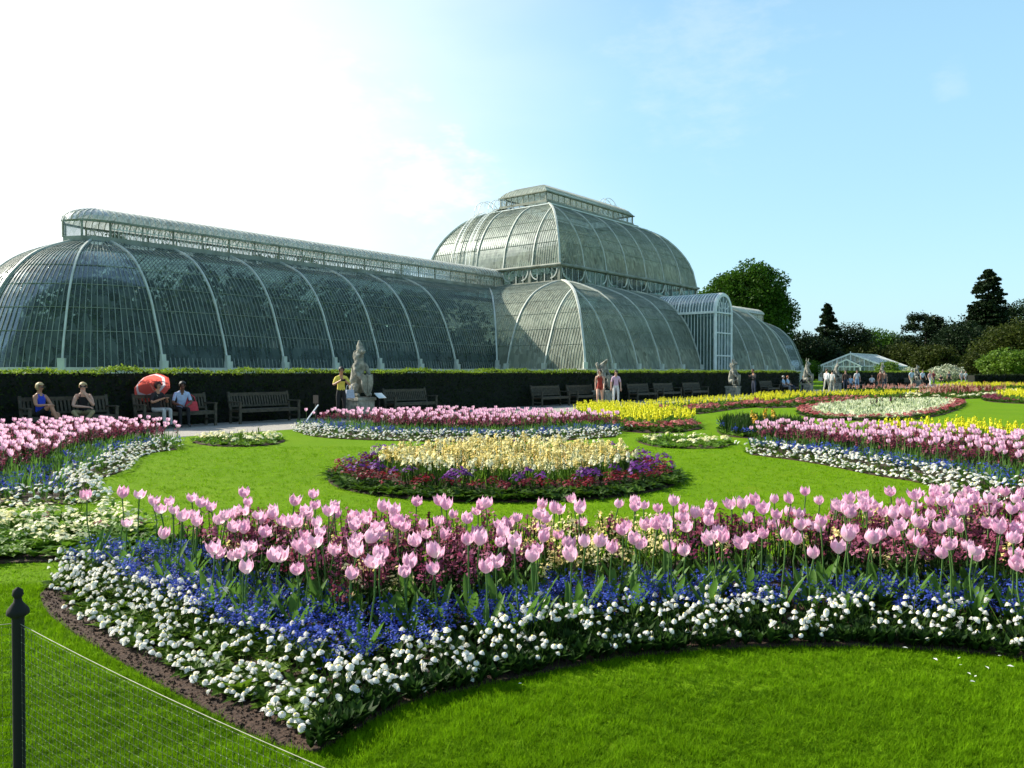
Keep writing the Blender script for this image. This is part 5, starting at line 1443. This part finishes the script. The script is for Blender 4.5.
# ------------------------------------------------------------------ statues
def statue(px_or_s, label, kind, t0=21.9, hgt=1.0, by_s=False):
    x, y = E(px_or_s, t0) if by_s else on_line(px_or_s, t0)
    root = thing('beast_statue', label, 'statue', (x, y, 0), FACE, 'carved stone beasts along the hedge'); root.scale = (hgt * .86, hgt * .9, hgt)
    t = Tpl(); t.box((0, 0, .06), (1.0, 1.0, .12)); t.box((0, 0, .36), (.84, .84, .50)); t.box((0, 0, .66), (.94, .94, .10)); part('plinth', t, M['limestone'], root)
    V = []; Ed = []; Rr = []
    def a(p, r, par=None):
        V.append((p[0], p[1], p[2] + .71)); Rr.append(r)
        if par is not None: Ed.append((par, len(V) - 1))
        return len(V) - 1
    pel = a((0, -.16, .30), .27); bel = a((0, -.10, .68), .23, pel); che = a((0, .02, 1.05), .25, bel); nk = a((0, -.01, 1.36), .19, che)
    hd = a((0, .06, 1.60), .17, nk); mz = a((0, .25, 1.56), .10, hd); a((0, .33, 1.53), .06, mz); jw = a((0, .20, 1.44), .06, hd)
    for s in (-1, 1):
        hp = a((s * .24, -.10, .28), .19, pel); kn = a((s * .30, .20, .42), .12, hp); hk = a((s * .30, .12, .10), .075, kn); a((s * .30, .36, .07), .085, hk)
        sh = a((s * .23, .08, 1.12), .12, che); el = a((s * .32, .18, .84), .085, sh); wr = a((s * .22, .38, .66), .065, el); a((s * .14, .44, .62), .07, wr)
        if kind in ('lion', 'bull', 'dragon'): er = a((s * .13, .0, 1.72), .05, hd); a((s * .19, -.02, 1.82 if kind != 'bull' else 1.76), .025, er)
        if kind in ('bull', 'yale'):
            h1 = a((s * .14, .04, 1.74), .05, hd); h2 = a((s * .30, .02, 1.86), .04, h1); a((s * .30, .06, 2.04), .02, h2)
        if kind in ('griffin', 'dragon'):
            w0 = a((s * .22, -.16, 1.18), .13, che); a((s * .34, -.24, 1.42), (.13, .08), w0)
    if kind == 'crowned': c = a((0, .03, 1.80), .12, hd); a((0, .03, 1.95), .05, c)
    if kind == 'unicorn': c = a((0, .12, 1.78), .05, hd); a((0, .22, 2.12), .015, c)
    if kind in ('lion', 'crowned'):
        m1 = a((0, -.16, 1.50), .15, nk); a((0, -.20, 1.25), .13, m1)
    tl = a((-.10, -.38, .14), .06, pel); t2 = a((-.30, -.36, .22), .045, tl); a((-.34, -.22, .5), .05, t2)
    me = skinned('figure', V, Ed, Rr); me.materials.append(M['limestone'])
    # carved unevenness
    bm = bmesh.new(); bm.from_mesh(me)
    for v in bm.verts: v.co += v.normal * (.018 * sin(v.co.z * 31 + v.co.x * 17) * sin(v.co.y * 27 + v.co.x * 23))
    bm.to_mesh(me); bm.free(); put('figure', me, None, root)
    t = Tpl(); sh = [(-.27, .78), (-.09, .74), (0, .78), (.09, .74), (.27, .78), (.28, .45), (.20, .20), (0, .02), (-.20, .20), (-.28, .45)]
    A = [t.vert((x_, .43, z_ + .72)) for x_, z_ in sh]; Bq = [t.vert((x_, .50, z_ + .72)) for x_, z_ in sh]
    t.face(A); t.face(Bq[::-1])
    for i in range(len(sh)): j = (i + 1) % len(sh); t.face((A[i], Bq[i], Bq[j], A[j]))
    t.bar((0, .505, .86), (0, .505, 1.44), .05, .03); t.bar((-.2, .505, 1.22), (.2, .505, 1.22), .05, .03)
    part('shield', t, M['limestone'], root); return root
statue(359, 'tall stone beast beside the man in yellow, the largest statue in view', 'crowned', 21.7, 1.02)
statue(603, 'winged stone beast directly behind the woman in red', 'griffin', 21.9, .97)
statue(733, 'seated stone beast left of the man in dark clothes', 'lion', 21.9, .96)
statue(807, 'horned stone beast at the left of the path gap by the end of the hedge', 'yale', 21.9, .98)
statue(836, 'crested stone beast right of the path gap behind the man in the white shirt', 'unicorn', 21.9, .95)
statue(882, 'far stone beast behind the visitors in brown', 'bull', 21.9, .95)
statue(917, 'farthest stone beast behind the grey haired visitor', 'dragon', 21.9, .95)

# ------------------------------------------------------------------ notice plaque, leaning stake
p = on_line(379, 21.2); sg = thing('notice_plaque', 'small white tilted plaque on a dark post right of the first statue', 'plaque', (p[0], p[1], 0), PHI)
t = Tpl(); t.bar((0, 0, 0), (0, 0, .74), .05, .05); part('post', t, M['black'], sg)
t = Tpl(); t.bar((-.17, -.06, .78), (.17, -.06, .78), .30, .02, 0, (0, -.55, .85)); part('panel', t, M['white'], sg)
p = on_line(303, 19.6); q = on_line(318, 20.6)
t = Tpl(); t.tube([(p[0], p[1], 0), (q[0] * .3 + p[0] * .7, q[1] * .3 + p[1] * .7, .2), (q[0], q[1], .56)], .022, 0, 6)
o = put('pale_stake', single(t, 'pale_stake'), M['white']); tag(o, 'thin pale stake leaning at the left end of the far tulip bed', 'stake')
t = Tpl(); t.bar((0, 0, 0), (0, 0, .62), .05, .05); t.bar((0, 0, .60), (0, 0, .86), .26, .03)
p = on_line(316, 20.9); o = put('dark_marker', single(t, 'dark_marker'), M['black']); o.location = (p[0], p[1], 0); o.rotation_euler = (0, 0, PHI); tag(o, 'low dark marker post beside the leaning pale stake', 'marker')

# ------------------------------------------------------------------ wire fence in the corner
PA = Vector((-1.625, 2.62, 0)); fd = Vector((.805, -.593, 0)).normalized()
fe = thing('wire_fence', 'low wire netting fence with a black finial post in the bottom left corner', 'fence', PA)
def post(loc):
    t = Tpl(); t.tube([(0, 0, 0), (0, 0, .80)], .022, 0, 12)
    t.tube([(0, 0, .795), (0, 0, .805), (0, 0, .82), (0, 0, .845), (0, 0, .86)], [.024, .040, .038, .016, .012], 0, 14)
    t.tube([(0, 0, .856), (0, 0, .868), (0, 0, .884), (0, 0, .893)], [.012, .020, .017, .003], 0, 14)
    o = part('post', t, M['black'], fe, True); o.location = loc; o.scale = (.86, .86, 1)
post((0, 0, 0)); post(tuple(fd * 2.6)); post((-2.2, -.55, 0))
def wire(z, r, mat, name, z1=None):
    t = Tpl()
    for A_, B_ in ((Vector((0, 0, z)), fd * 2.6 + Vector((0, 0, z))), (Vector((-2.2, -.55, z)), Vector((0, 0, z)))):
        n = 12
        t.tube([A_.lerp(B_, i / n) + Vector((0, 0, -.035 * 4 * (i / n) * (1 - i / n))) for i in range(n + 1)], r, 0, 5)
    return part(name, t, mat, fe, True)
wire(.775, .0012, M['wire'], 'top_wire')
t = Tpl()
for A_, B_ in ((Vector((0, 0, 0)), fd * 2.6), (Vector((-2.2, -.55, 0)), Vector((0, 0, 0)))):
    L_ = (B_ - A_).length; n = int(L_ / .024)
    def zc(f): return .765 - .035 * 4 * f * (1 - f)
    for i in range(1, n):
        f = i / n; P_ = A_.lerp(B_, f); t.tube([P_ + Vector((0, 0, .02)), P_ + Vector((0, 0, zc(f)))], .0008, 1, 3)
    for j in range(31):
        pts = [A_.lerp(B_, i / 12) + Vector((.001, 0, .02 + (zc(i / 12) - .02) * j / 30)) for i in range(13)]; t.tube(pts, .0004 if j % 6 else .0005, 1, 3)
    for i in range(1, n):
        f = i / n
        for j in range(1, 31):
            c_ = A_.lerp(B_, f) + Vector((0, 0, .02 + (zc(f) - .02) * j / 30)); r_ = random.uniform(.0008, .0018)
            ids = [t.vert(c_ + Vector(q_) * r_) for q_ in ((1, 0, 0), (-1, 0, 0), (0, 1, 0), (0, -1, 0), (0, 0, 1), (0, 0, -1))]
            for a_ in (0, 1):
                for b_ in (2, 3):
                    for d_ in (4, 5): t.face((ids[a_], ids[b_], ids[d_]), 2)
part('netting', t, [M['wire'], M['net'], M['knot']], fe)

# ------------------------------------------------------------------ white greenhouse beyond
gx, gy = (850.5 - 512) / F * 140, 140
gh = thing('white_greenhouse', 'white framed glass pavilion with two gables among the trees at right', 'greenhouse', (gx, gy, 0), PHI)
W2, EZ, AZ, LG = 5.4, 2.6, 4.75, 16.0
t = Tpl(); g2 = Tpl(); r2 = Tpl()
t.box((LG / 2, 0, .35), (LG + .2, 2 * W2 + .2, .7))
for s in (-1, 1):
    g2.face([g2.vert(p_) for p_ in ((0, s * W2, .7), (LG, s * W2, .7), (LG, s * W2, EZ), (0, s * W2, EZ))])
    r2.face([r2.vert(p_) for p_ in ((-.1, s * W2 * 1.02, EZ), (LG, s * W2 * 1.02, EZ), (LG, 0, AZ), (-.1, 0, AZ))])
    t.bar((-.1, s * (W2 + .03), EZ), (LG, s * (W2 + .03), EZ), .18, .22)
    for k in range(13):
        x = LG * k / 12; t.bar((x, s * (W2 + .02), .6), (x, s * (W2 + .02), EZ), .14, .12); t.bar((x, s * (W2 + .03), EZ + .04), (x, 0, AZ + .05), .10, .08)
    for e in (0, LG): t.bar((e - .06, s * (W2 + .1), EZ + .02), (e - .06, 0, AZ + .06), .22, .26)
g2.face([g2.vert(p_) for p_ in ((0, -W2, .7), (0, W2, .7), (0, W2, EZ), (0, 0, AZ), (0, -W2, EZ))])
for k in range(-7, 8):
    y = k * W2 / 7; t.bar((-.05, y, .6), (-.05, y, EZ + (AZ - EZ) * (1 - abs(k) / 7)), .16 if k % 3 == 0 else .08, .1)
t.bar((-.06, -W2, EZ), (-.06, W2, EZ), .14, .2); t.bar((-.1, 0, AZ + .1), (LG, 0, AZ + .1), .2, .16); t.bar((-.1, 0, AZ), (-.1, 0, AZ + .45), .1, .1)
pt_ = part('frame', t, M['white'], gh); part('wall_glass', g2, M['glass_w'], gh); part('roof_glass', r2, M['glass_w'], gh)
t = Tpl(); g2 = Tpl(); pw = 2.3
for s in (-1, 1):
    t.bar((-2.4, s * pw * 1.12, 2.5), (-2.4, 0, 3.75), .2, .24); t.bar((-2.4, s * pw, 0), (-2.4, s * pw, 2.6), .2, .2); t.bar((-2.4, s * pw, 2.55), (0, s * pw, 2.55), .16, .16)
    g2.face([g2.vert(p_) for p_ in ((-2.4, s * pw * 1.1, 2.55), (0, s * pw * 1.1, 2.55), (0, 0, 3.7), (-2.4, 0, 3.7))])
    g2.face([g2.vert(p_) for p_ in ((-2.4, s * pw, 0), (0, s * pw, 0), (0, s * pw, 2.5), (-2.4, s * pw, 2.5))])
for y in (-1.3, -.5, .5, 1.3): t.bar((-2.4, y, 0), (-2.4, y, 2.6 + (1.1 * (1 - abs(y) / pw))), .13, .1)
t.bar((-2.42, -pw, 2.5), (-2.42, pw, 2.5), .16, .2)
o = part('porch', t, M['white'], gh); part('porch_glass', g2, M['glass_p'], o)

# ------------------------------------------------------------------ trees
def limb_tpl(h, r, n=7, spread=.5, straight=False):
    t = Tpl(); tr = max(.12, h * .022)
    t.tube([(0, 0, 0), (.05, .02, h * .25), (-.04, .05, h * .5), (0, 0, h * (.92 if straight else .7))], [tr * 1.3, tr, tr * .8, tr * .2], 0, 7)
    if not straight:
        for k in range(n):
            a = 2 * pi * k / n + random.uniform(-.3, .3); z0 = h * random.uniform(.2, .5)
            t.tube([(0, 0, z0), (r * .35 * cos(a), r * .35 * sin(a), z0 + h * .15), (r * .75 * cos(a), r * .75 * sin(a), z0 + h * .28)], [tr * .5, tr * .35, tr * .08], 0, 5)
    return t
def tree(name, label, px, Z, ytop, r, kind, mat, base=.12, n=9000, size=.6, group='trees behind the garden', ry=None, cat='tree'):
    x = (px - 512) / F * Z; h = H + (HOR - ytop) * Z / F
    root = thing(name, label, cat, (x, Z, 0), 0, group)
    part('trunk', limb_tpl(h, r, straight=kind in ('conifer', 'cedar')), M['bark'], root)
    zc = h * (1 + base) / 2; hz = h * (1 - base) / 2
    if kind == 'round':
        nl = 90; fi = np.arange(nl) + .5; ph = np.arccos(1 - 2 * fi / nl); ga = pi * (1 + 5 ** .5) * fi; d = np.column_stack([np.cos(ga) * np.sin(ph), np.sin(ga) * np.sin(ph), np.cos(ph)]) + rng.normal(0, .06, (nl, 3)); rng.shuffle(d)
        rad = np.where(np.arange(nl) < 66, rng.uniform(.67, .75, nl), rng.uniform(.1, .6, nl)); c = np.array([0, 0, zc]) + d * rad[:, None] * np.array([r, ry or r, hz]); lr = rng.uniform(.24, .38, nl) * min(r, hz * 1.2)
        w = lr ** 2; pick = rng.choice(nl, n, p=w / w.sum())
        e = rng.normal(0, 1, (n, 3)); e /= np.linalg.norm(e, axis=1)[:, None]; e[:, 2] = e[:, 2] * .8 + .05
        P = c[pick] + e * (lr[pick] * rng.uniform(.55, 1.06, n))[:, None]
        rn = np.clip(rng.uniform(0, 1, n) * .6 + rng.uniform(0, .4, nl)[pick], 0, 1)
        a = cards(P, size, rn, flat=.3)
    elif kind == 'conifer':
        nw = int(h / .75); Ps = []; 
        for k in range(nw):
            f = k / nw; z = h * (base + (1 - base) * f); rr = r * (1 - f) ** .72 * random.uniform(.75, 1.12) + .15
            nb = 13 if f < .7 else 8
            for j in range(nb):
                a_ = random.uniform(0, 6.28); L_ = rr * random.uniform(.6, 1.1); m = max(12, int(n / (nw * nb)))
                u_ = rng.uniform(.05, 1, m) ** .7; wd = .24 * L_ * (1 - u_) + .2; zb_ = random.gauss(0, .55) * (1 - f * .6)
                Ps.append(np.column_stack([cos(a_) * L_ * u_ - sin(a_) * rng.normal(0, 1, m) * wd, sin(a_) * L_ * u_ + cos(a_) * rng.normal(0, 1, m) * wd,
                                           z + zb_ - L_ * .30 * u_ + L_ * .18 * u_ ** 2 + rng.normal(0, .12, m)]))
        P = np.concatenate(Ps); a = cards(P, size, flat=.2)
    elif kind == 'cedar':
        Ps = []
        for k in range(44):
            f = random.uniform(.2, 1); z = h * (f ** .8) - .3; a_ = random.uniform(0, 6.28); q = r * random.uniform(.25, .95) * (1.05 - .55 * f); pr = r * random.uniform(.16, .34) * (1.2 - .5 * f); m = n // 44
            th = rng.uniform(0, 6.28, m); rr = np.sqrt(rng.uniform(0, 1, m)) * pr
            Ps.append(np.column_stack([q * cos(a_) + rr * np.cos(th), q * sin(a_) + rr * np.sin(th), z + rng.normal(0, .4, m) - .5 * (rr / pr) ** 2]))
        P = np.concatenate(Ps); a = cards(P, size, flat=.6)
    put('crown', a.mesh('crown'), M[mat], root); return root
tree('broadleaf_tree', 'great round green tree rising behind the right wing of the glasshouse', 746, 152, 259, 9.4, 'round', 'tree_round', .02, 60000, .55)
tree('conifer_tree', 'narrow dark conifer above the small white greenhouse', 827, 178, 303, 6.0, 'conifer', 'tree_dark', .03, 16000, .55)
tree('dark_tree', 'dark tree between the glasshouse end and the narrow conifer', 799, 166, 331, 6.5, 'round', 'tree_dark', .05, 11200, .5)
tree('dark_tree', 'dark tree right of the narrow conifer', 850, 182, 322, 6.0, 'round', 'tree_dark', .05, 11200, .5)
tree('dark_tree', 'low dark tree just left of the white greenhouse', 820, 168, 338, 5.5, 'round', 'tree_dark', .0, 9600, .5)
tree('olive_tree', 'olive brown tree behind the ridge of the white greenhouse', 863, 176, 341, 6.5, 'round', 'tree_olive', .0, 10400, .5)
tree('broadleaf_tree', 'rounded green tree in the gap of the tree line right of the conifer', 880, 196, 329, 6.5, 'round', 'tree_round', .1, 10400, .5)
tree('olive_tree', 'olive brown tree right of the white greenhouse', 902, 172, 343, 6.0, 'round', 'tree_olive', .0, 9600, .5)
tree('cedar_tree', 'spreading dark cedar with flat tiers right of the white greenhouse', 926, 182, 313, 9.0, 'cedar', 'tree_dark', .2, 14000, .5)
tree('olive_tree', 'low olive tree under the spreading cedar', 936, 160, 345, 5.5, 'round', 'tree_olive', .0, 8800, .5)
tree('conifer_tree', 'tallest dark conifer near the right edge', 988, 172, 268, 10.5, 'conifer', 'tree_dark', .03, 34000, .6)
tree('dark_tree', 'dark tree at the left foot of the tallest conifer', 962, 168, 321, 7.0, 'round', 'tree_dark', .0, 12800, .5)
tree('dark_tree', 'dark tree leaning out right of the tallest conifer', 1014, 180, 296, 6.0, 'round', 'tree_dark', .1, 11200, .5)
tree('dark_tree', 'dense dark tree filling the gap left of the tallest conifer', 948, 192, 320, 8.0, 'round', 'tree_dark', .0, 14000, .55)
tree('dark_tree', 'dark tree standing right behind the foot of the tallest conifer', 990, 186, 306, 8.5, 'round', 'tree_dark', .0, 14000, .55)
tree('dark_tree', 'dark tree behind the low end of the white greenhouse roof', 900, 205, 333, 7.0, 'round', 'tree_dark', .0, 11000, .55)
tree('olive_tree', 'broad olive green tree at the right edge below the tallest conifer', 1016, 142, 318, 8.0, 'round', 'tree_olive', .0, 14400, .5)
tree('broadleaf_tree', 'green tree partly cut off by the right edge', 1052, 190, 285, 9.0, 'round', 'tree_round', .1, 12800, .5)
tree('spring_shrub', 'large light green shrub above the low square hedge at right', 1012, 116, 347, 5.2, 'round', 'tree_lime', .0, 9000, .38, 'shrubs below the trees', cat='shrub')
tree('spring_shrub', 'small bright green shrub in front of the white greenhouse', 888, 126, 360, 2.2, 'round', 'tree_lime', .0, 2600, .32, 'shrubs below the trees', cat='shrub')
tree('spring_shrub', 'dull green upright shrub right of the white blossom', 972, 124, 349, 2.0, 'round', 'tree_olive', .0, 2600, .35, 'shrubs below the trees', cat='shrub')
tree('blossom_shrub', 'wide shrub covered in white blossom behind the far visitors', 945, 122, 365, 3.3, 'round', 'blossom', .0, 4000, .32, 'shrubs below the trees', cat='shrub')
tree('blossom_shrub', 'small white blossom shrub behind the grey haired visitor', 910, 118, 366, 1.3, 'round', 'blossom', .0, 1200, .3, 'shrubs below the trees', cat='shrub')
tree('spring_shrub', 'bright green shrub in shade left of the white greenhouse', 806, 140, 358, 2.6, 'round', 'tree_round', .0, 3000, .35, 'shrubs below the trees', cat='shrub')
# far-off wood
ac = Acc()
for k in range(150):
    X = random.uniform(-420, 520); Y = random.uniform(300, 380) if X < 60 else random.uniform(215, 300)
    n = 260; hh = random.uniform(9, 14); d = rng.normal(0, 1, (n, 3)); d /= np.linalg.norm(d, axis=1)[:, None]
    cards(np.array([X, Y, hh * .5]) + d * np.array([7, 4, hh * .5]) * rng.uniform(.6, 1, n)[:, None], 1.7, acc=ac)
o = put('distant_wood', ac.mesh('distant_wood'), M['tree_dark']); tag(o, 'dark far-off wood closing the view behind everything', 'wood', kind='stuff')

# ------------------------------------------------------------------ sky, sun
w = bpy.data.worlds.new('World'); sc.world = w; w.use_nodes = True
nt = w.node_tree; nt.nodes.clear()
out = nt.nodes.new('ShaderNodeOutputWorld'); bg = nt.nodes.new('ShaderNodeBackground')
sky = nt.nodes.new('ShaderNodeTexSky'); sky.sky_type = 'NISHITA'; sky.sun_disc = False
sky.sun_elevation = R(SUN_EL); sky.sun_rotation = R(-SUN_AZ)
sky.air_density = 1.0; sky.dust_density = 1.6; sky.ozone_density = 1.2
tc = nt.nodes.new('ShaderNodeTexCoord')
# thin bright haze round the sun
dt = nt.nodes.new('ShaderNodeVectorMath'); dt.operation = 'DOT_PRODUCT'
hz_dir = Vector((-sin(R(42)) * cos(R(8)), cos(R(42)) * cos(R(8)), sin(R(8))))
dt.inputs[1].default_value = hz_dir; nt.links.new(tc.outputs['Generated'], dt.inputs[0])
ns = nt.nodes.new('ShaderNodeTexNoise'); ns.inputs['Scale'].default_value = 4.0; ns.inputs['Detail'].default_value = 7
mp = nt.nodes.new('ShaderNodeMapping'); mp.inputs['Scale'].default_value = (1, 1, 3.2); nt.links.new(tc.outputs['Generated'], mp.inputs[0]); nt.links.new(mp.outputs[0], ns.inputs['Vector'])
ad = nt.nodes.new('ShaderNodeMath'); ad.operation = 'MULTIPLY_ADD'; nt.links.new(ns.outputs['Fac'], ad.inputs[0]); ad.inputs[1].default_value = 0.10; nt.links.new(dt.outputs['Value'], ad.inputs[2])
mr = nt.nodes.new('ShaderNodeMapRange'); mr.interpolation_type = 'SMOOTHSTEP'; nt.links.new(ad.outputs[0], mr.inputs[0])
mr.inputs[1].default_value = 0.65; mr.inputs[2].default_value = 1.15; mr.inputs[3].default_value = 0.0; mr.inputs[4].default_value = 1.0
mx = nt.nodes.new('ShaderNodeMix'); mx.data_type = 'RGBA'; nt.links.new(mr.outputs[0], mx.inputs[0]); nt.links.new(sky.outputs[0], mx.inputs[6])
mx.inputs[7].default_value = (7.4, 7.5, 7.5, 1)
# pale haze low in the sky
sx = nt.nodes.new('ShaderNodeSeparateXYZ'); nt.links.new(tc.outputs['Generated'], sx.inputs[0])
lo = nt.nodes.new('ShaderNodeMapRange'); lo.interpolation_type = 'SMOOTHSTEP'; nt.links.new(sx.outputs[2], lo.inputs[0])
lo.inputs[1].default_value = 0.30; lo.inputs[2].default_value = 0.75; lo.inputs[3].default_value = 0.36; lo.inputs[4].default_value = 0.10
m0 = nt.nodes.new('ShaderNodeMix'); m0.data_type = 'RGBA'; nt.links.new(lo.outputs[0], m0.inputs[0]); nt.links.new(sky.outputs[0], m0.inputs[6])
m0.inputs[7].default_value = (3.9, 7.7, 9.7, 1); nt.links.new(m0.outputs[2], mx.inputs[6])
# a few thin wisps
last = mx.outputs[2]
def pix_dir(px, py):
    rx = (px - 512) / F; ry = (384 - py) / F
    return Vector((rx, cos(PITCH) + ry * sin(PITCH), -sin(PITCH) + ry * cos(PITCH))).normalized()
wn = nt.nodes.new('ShaderNodeTexNoise'); wn.inputs['Scale'].default_value = 16.0; wn.inputs['Detail'].default_value = 9; wn.inputs['Roughness'].default_value = .62
wm = nt.nodes.new('ShaderNodeMapping'); wm.inputs['Scale'].default_value = (1, 1, 2.2); wm.inputs['Rotation'].default_value = (0, R(12), 0)
nt.links.new(tc.outputs['Generated'], wm.inputs[0]); nt.links.new(wm.outputs[0], wn.inputs['Vector'])
for (cx, cy, rad, amt) in ((440, 190, .16, .9), (330, 120, .22, .6), (951, 83, .040, .13), (700, 60, .25, .16)):
    dv = nt.nodes.new('ShaderNodeVectorMath'); dv.operation = 'DISTANCE'; dv.inputs[1].default_value = pix_dir(cx, cy); nt.links.new(tc.outputs['Generated'], dv.inputs[0])
    r1 = nt.nodes.new('ShaderNodeMapRange'); r1.interpolation_type = 'SMOOTHSTEP'; nt.links.new(dv.outputs['Value'], r1.inputs[0]); r1.inputs[1].default_value = 0; r1.inputs[2].default_value = rad; r1.inputs[3].default_value = .32; r1.inputs[4].default_value = -.2
    sm_ = nt.nodes.new('ShaderNodeMath'); sm_.operation = 'ADD'; nt.links.new(r1.outputs[0], sm_.inputs[0]); nt.links.new(wn.outputs['Fac'], sm_.inputs[1])
    r2 = nt.nodes.new('ShaderNodeMapRange'); r2.interpolation_type = 'SMOOTHSTEP'; nt.links.new(sm_.outputs[0], r2.inputs[0]); r2.inputs[1].default_value = .58; r2.inputs[2].default_value = .98; r2.inputs[3].default_value = 0; r2.inputs[4].default_value = amt
    mc = nt.nodes.new('ShaderNodeMix'); mc.data_type = 'RGBA'; nt.links.new(r2.outputs[0], mc.inputs[0]); nt.links.new(last, mc.inputs[6]); mc.inputs[7].default_value = (6.6, 6.7, 6.7, 1); last = mc.outputs[2]
nt.links.new(last, bg.inputs[0]); bg.inputs[1].default_value = 0.098
nt.links.new(bg.outputs[0], out.inputs[0])
sun = bpy.data.lights.new('sun', 'SUN'); sun.energy = 5.0; sun.angle = R(0.55); sun.color = (1.0, 0.94, 0.80)
so = bpy.data.objects.new('sun', sun); COL.objects.link(so); so.rotation_euler = sd.to_track_quat('Z', 'Y').to_euler(); so.location = (-30, 10, 40)

sc.view_settings.view_transform = 'Standard'; sc.view_settings.look = 'None'; sc.view_settings.exposure = 0.86; sc.view_settings.gamma = 1.0
sc.view_settings.use_curve_mapping = False
try:
    sc.cycles.use_denoising = True; sc.cycles.max_bounces = 7; sc.cycles.diffuse_bounces = 3; sc.cycles.glossy_bounces = 2
    sc.cycles.transmission_bounces = 3; sc.cycles.transparent_max_bounces = 10; sc.cycles.caustics_reflective = False
    sc.cycles.use_adaptive_sampling = True; sc.cycles.adaptive_threshold = 0.02
except Exception: pass
